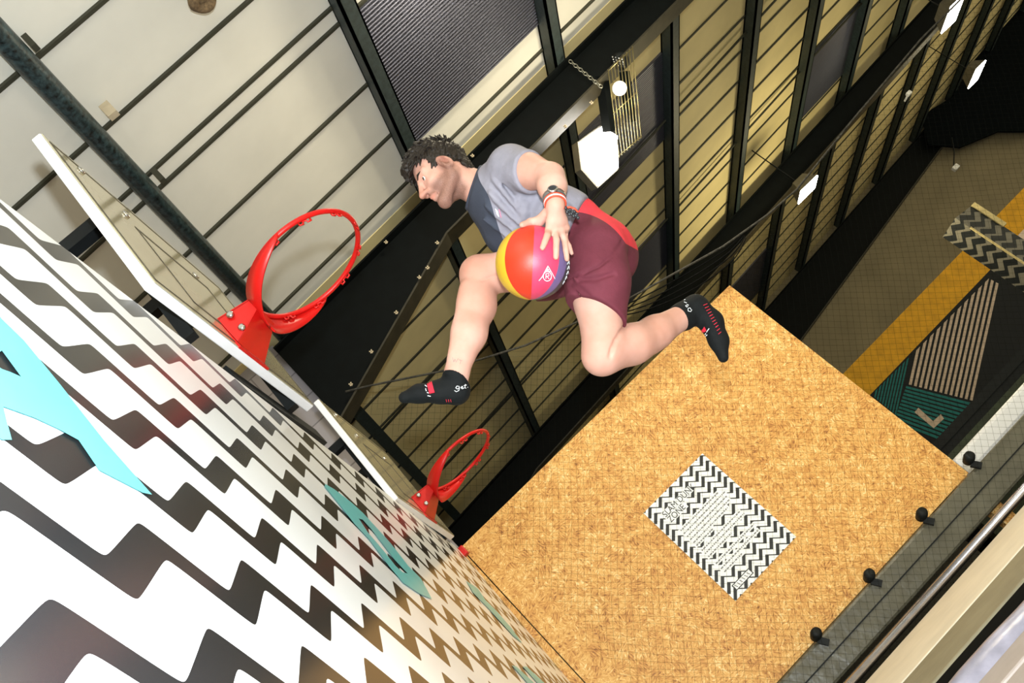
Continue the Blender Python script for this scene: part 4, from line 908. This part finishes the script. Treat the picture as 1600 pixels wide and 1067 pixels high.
# script word on both socks, toe bands and sole dashes
g0 = lambda x, y: (709 + x, 601 + y)
decal('knit_lettering', skr, [[g0(9, 3), g0(5, 2), g0(3, 5), g0(6, 7), g0(9, 4), g0(8, 9), g0(4, 11), g0(1, 9)], [g0(11, 5), g0(14, 4), g0(13, 2.4), g0(11, 4.5), g0(13, 6.5), g0(16, 5)], [g0(18, -1), g0(17, 5), g0(19, 5.5)], [g0(15.5, 1.5), g0(20, 0.5)], [g0(21.5, 3.5), g0(21.6, 4.5)]], 0.0011, M_wh)
decal('toe_band', skr, [[(667 + i * 1.6, 593 + abs(i - 1) * 0.6), (669 + i * 1.7, 604), (672 + i * 1.6, 615 - i * 0.4)] for i in range(5)], 0.0022, M_rd)
decal('toe_lettering', skr, [[(665, 595), (664, 599)], [(664, 602), (667, 604)], [(665, 607), (666, 611)], [(667, 613), (670, 614)], [(668, 618), (673, 619)]], 0.0016, M_wh)
decal('sole_mark', skr, [[(697 + 3.5 * i, 624), (698 + 3.5 * i, 628)] for i in range(3)], 0.001, M_rd)
h0 = lambda x, y: (1070 + x, 467 + y)
decal('knit_lettering', skl, [[h0(11, 17), h0(9, 20), h0(5, 19), h0(5, 15), h0(8, 14), h0(10, 17)], [h0(5, 11), h0(3, 13), h0(1, 11), h0(4, 9), h0(6, 10)], [h0(-1, 5), h0(3, 6.5)], [h0(-1, 2), h0(1, 1)]], 0.0011, M_wh)
decal('toe_band', skl, [[(1091 + i * 1.8, 523 - i * 2.4), (1096 + i * 1.5, 519 - i * 1.2 + i), (1101 + i * 0.8, 511 + i * 1.6)] for i in range(4)], 0.002, M_rd)
decal('toe_lettering', skl, [[(1099, 526), (1103, 521)], [(1104, 519), (1108, 513)], [(1101, 527), (1105, 523)]], 0.0015, M_wh)
decal('sole_mark', skl, [[(1099 + i * 2.35, 477 + i * 4.3 + max(0, i - 8)), (1105 + i * 2.35 - i * 0.18, 474.5 + i * 4.2 + max(0, i - 8))] for i in range(11)], 0.0012, M_rd)
decal('tattoo', body, [[(707, 558.5), (709, 565.5), (711, 561), (712.5, 566), (716, 560)], [(717, 562), (722.5, 563.5)], [(720, 563), (718.8, 568.5)]], 0.0007, M_tat)
M_lp = pm('pink_print', (232, 120, 150), 0.6)
decal('chest_logo', shirt, [[(774 + i, 326 + i * 1.2), (777 + i * 0.8, 336 + i)] for i in range(4)], 0.0016, M_wh); decal('chest_logo', shirt, [[(780, 327), (783, 340)]], 0.0013, M_lp)
# eyes and brows
M_eye = pm('eye_white', (226, 222, 216), 0.15, var=0.02); M_iris = pm('brown_iris', (48, 32, 24), 0.1)
for s_ in (1, -1):
    ec = H(0.0755, s_ * 0.032, 0.012); gz = unit(Fw * 1.0 + Up * 0.12 + Lf * 0.05)
    m = MB(); m.sphere(ec, 0.0125, 18, 12); ey = m.build('eye', M_eye, per); m = MB(); m.lathe(ec + gz * 0.0108, gz, [(0, 0.0062), (0.0012, 0.006), (0.0022, 0.003)], 16); m.build('iris', M_iris, ey)
    m = MB(); m.tube([H(0.0945, s_ * 0.014, 0.034), H(0.0905, s_ * 0.030, 0.041), H(0.0755, s_ * 0.050, 0.036)], [0.0035, 0.0042, 0.0018], 7); m.build('eyebrow', M_hair, per)
# hair: a cap grown out of many small locks
fh = Field(HC - 0.19, HC + 0.22, 0.0027); rh = random.Random(11)
def allowed(a, l, u):
    if a > 0.055: return u > 0.098
    if a > 0.028: return u > 0.066 + (a - 0.028) * 0.6
    if a > 0.018: return u > -0.012
    if a > -0.020: return u > 0.030
    return u > -0.058 + (a + 0.10) * 0.35
cc_ = np.array([-0.014, 0, 0.052]); rad_ = np.array([0.098, 0.075, 0.088])
n_ = 0
while n_ < 1000:
    v = np.array([rh.gauss(0, 1) for _ in range(3)]); v /= np.linalg.norm(v); p = cc_ + v * rad_
    if not allowed(*p): continue
    n_ += 1; nr = v / rad_; nr /= np.linalg.norm(nr)
    top = max(0, min(1, (p[2] - 0.075) / 0.06)); fr = max(0, min(1, (p[0] + 0.02) / 0.09)); g = np.array([0.55 + 0.5 * fr, rh.uniform(-.6, .6), -0.75 + 0.95 * top]); g -= nr * (g @ nr); g /= np.linalg.norm(g) + 1e-9
    ln = 0.020 + 0.026 * top + 0.020 * top * fr + rh.uniform(0, .020); lift = 0.35 + 0.5 * top
    q1 = p + nr * (0.004 + 0.010 * top) + g * ln * 0.4; q2 = p + nr * (0.006 + (0.012 + 0.012 * fr) * top + rh.uniform(0, .006) * lift) + g * ln + np.array([0, 0, -0.010 * fr * top])
    r0 = 0.0070 + 0.0035 * top
    fh.chain([fl_(HC, *p), fl_(HC, *q1), fl_(HC, *q2)], [r0, r0 * 0.72, 0.0020], 0.0022)
for _ in range(150):
    l = rh.uniform(-0.058, 0.058); u = rh.uniform(-0.045, 0.03); a = -0.098 + 9.0 * l * l + max(0, -u) * 0.30 + rh.uniform(-.004, .004)
    fh.chain([fl_(HC, a, l, u), fl_(HC, a - .004, l, u - .012), fl_(HC, a + .002, l + rh.uniform(-.006, .006), u - 0.030)], [0.0085, 0.007, 0.002], 0.0025)
for (a, l, u, r) in ((0.085, 0.0, 0.108, 0.022), (0.080, 0.030, 0.104, 0.018), (0.080, -0.030, 0.104, 0.018), (0.095, 0.012, 0.098, 0.014), (0.03, 0, 0.142, 0.02), (-0.03, 0, 0.140, 0.018)):
    fh.ell(fl_(HC, a, l, u), AXH, (r * 1.2, r, r), 0.012)
sdf_obj('hair', fh, [M_hair], per, 1); del fh
# wristwatch and bracelets
wd_ = unit(WL_ - EL); wu = unit(np.cross(wd_, unit(WL_))); ww = np.cross(wd_, wu)
def loop(c, ru, rw): return [c + wu * ru * math.cos(a) + ww * rw * math.sin(a) for a in np.linspace(0, 2 * math.pi, 36, endpoint=False)]
def band(name, c, r, h, t, mat, parent):
    m = MB(); A = []; 
    for a in np.linspace(0, 2 * math.pi, 40, endpoint=False):
        d = wu * math.cos(a) + ww * math.sin(a); A.append(m.addv([c + d * r - wd_ * h / 2, c + d * (r + t) - wd_ * h / 2, c + d * (r + t) + wd_ * h / 2, c + d * r + wd_ * h / 2]))
    for i in range(40):
        a, b = A[i], A[(i + 1) % 40]
        for k in range(4): l = (k + 1) % 4; m.face((a + k, a + l, b + l, b + k), True)
    return m.build(name, mat, parent)
M_wb = pm('watch_strap', (120, 118, 116), 0.3, 0.6); M_or = pm('orange_cord', (200, 70, 44), 0.7, var=0.3, scale=200); M_dk = pm('dark_beads', (38, 40, 44), 0.3)
wc = lerp(EL, WL_, 0.80); rw_ = 0.0335; outw = unit(-view(wc) - wd_ * (-view(wc) @ wd_))
wb = band('wristwatch', wc, rw_, 0.018, 0.0035, M_wb, per)
m = MB(); m.lathe(wc + outw * (rw_ + 0.001), outw, [(0, 0.016), (0.006, 0.017), (0.009, 0.0145)], 20); m.build('watch_case', M['chrome'], wb)
m = MB(); m.lathe(wc + outw * (rw_ + 0.0085), outw, [(0, 0.0135), (0.0018, 0.012)], 20); m.build('watch_face', M_dk, wb)
for i, (t_, mt) in enumerate(((0.90, M_or), (0.945, M_wh), (0.985, M_or))):
    m = MB(); m.tube(loop(lerp(EL, WL_, t_), 0.0335 - i * .0006, 0.0335 - i * .0006), 0.0032, 7, closed=True); m.build('bracelet', mt, per)
m = MB(); q0 = lerp(EL, WL_, 0.99)
tz = [atd(884 + i * 3.4, 325 + i * 1.4 + (i % 2) * 2, 2.90) for i in range(6)]
for i, q in enumerate(tz): m.sphere(q, 0.0058, 10, 7)
for i, q in enumerate(tz): m.sphere(q + 0.012 * RC[1] + 0.004 * RC[0], 0.006, 10, 7)
bt = m.build('charm_bracelet', M_dk, per)
m = MB(); m.tube([tz[0] - RC[0] * .008, tz[2] - RC[1] * .008, tz[4] - RC[1] * .010, tz[5] - RC[1] * .004 + RC[0] * .005], 0.0036, 7); m.build('tassel', M_or, bt)
# ------------------------------------------------------------------ the ball
ba = thing('basketball', BC - Up * BR, 'striped yellow, red, pink and purple basketball in the person\'s hand', 'ball')
tilt = unit(-RC[1] + 0.05 * RC[0] + 0.10 * RC[2]); bz = tilt; bx = unit(-unit(BC) - bz * (-unit(BC) @ bz)); by = np.cross(bz, bx)   # bx faces the viewer, by = image right or left
if by @ RC[0] < 0: by = -by
cols = [(206, 168, 40), (206, 48, 20), (200, 58, 92), (104, 86, 130), (44, 46, 54), (60, 150, 90), (60, 110, 180), (232, 150, 50)]
pmats = [pm('ball_panel', c, 0.42, var=0.05, scale=60, bump=0.35, bscale=420, bdist=0.0012) for c in cols] + [pm('ball_seam', (196, 120, 110), 0.6)]
m = MB(); NS, NL = 160, 60; rings = []
edges = [-98, -48, 0, 42, 63, 102, 152, 202, 262]   # longitudes of the panel seams, degrees from the middle towards image right
for i in range(1, NL):
    th_ = math.pi * i / NL
    rings.append(m.addv([BC + BR * (bz * math.cos(th_) + math.sin(th_) * (bx * math.cos(2 * math.pi * k / NS) + by * math.sin(2 * math.pi * k / NS))) for k in range(NS)]))
def pan_of(k):
    lon = (k + .5) * 360 / NS
    lon = lon - 360 if lon > 262 else lon
    for j in range(8):
        if edges[j] <= lon < edges[j + 1]: return j
    return 7
tp = m.addv([BC + bz * BR]); bp_ = m.addv([BC - bz * BR])
for k in range(NS):
    l = (k + 1) % NS; m.cur = pan_of(k)
    for a, b in zip(rings, rings[1:]): m.face((a + k, b + k, b + l, a + l), True)
    m.face((tp, rings[0] + k, rings[0] + l), True); m.face((bp_, rings[-1] + l, rings[-1] + k), True)
m.build('shell', pmats, ba)
bpy.context.view_layer.update()
def bsurf(u, v, e=0.0009):
    d = unit(ray((u, v))); b = d @ BC; q = b * b - (BC @ BC - BR * BR)
    if q < 0: return None
    p = d * (b - math.sqrt(q)); return BC + unit(p - BC) * (BR + e)
m = MB()
def bstroke(st, w):
    P = []
    for a, b in zip(st, st[1:]):
        for t in np.linspace(0, 1, 6, endpoint=False):
            q = bsurf(a[0] + (b[0] - a[0]) * t, a[1] + (b[1] - a[1]) * t)
            if q is not None: P.append(q)
    q = bsurf(*st[-1]); P.append(q) if q is not None else None
    m.tube(P, w, 6)
bstroke([(842, 438.5), (847, 432.5), (856, 415.5), (862, 426), (867, 435.5)], 0.0012)
bstroke([(855 + 6.4 * math.cos(a), 431.5 + 7.4 * math.sin(a)) for a in np.linspace(0, 2 * math.pi, 18)], 0.0013)
bstroke([(855.5, 418), (854, 421), (857.5, 421), (852.5, 424), (859.5, 424)], 0.0016)
bstroke([(852.8, 435.5), (853, 427.5), (857, 427), (857.6, 431), (854, 431.4), (857.8, 435.4)], 0.0011)
m.build('emblem', M_wh, ba)
m = MB()
for i, (u, v) in enumerate(((886, 402), (887.5, 410), (887.5, 418), (886.5, 426), (884, 434), (880.5, 441))):
    bstroke([(u - 1.5, v + 3), (u + 1, v - 3), (u + 1.6, v + 3)], 0.0010)
m.build('side_lettering', M_wh, ba)
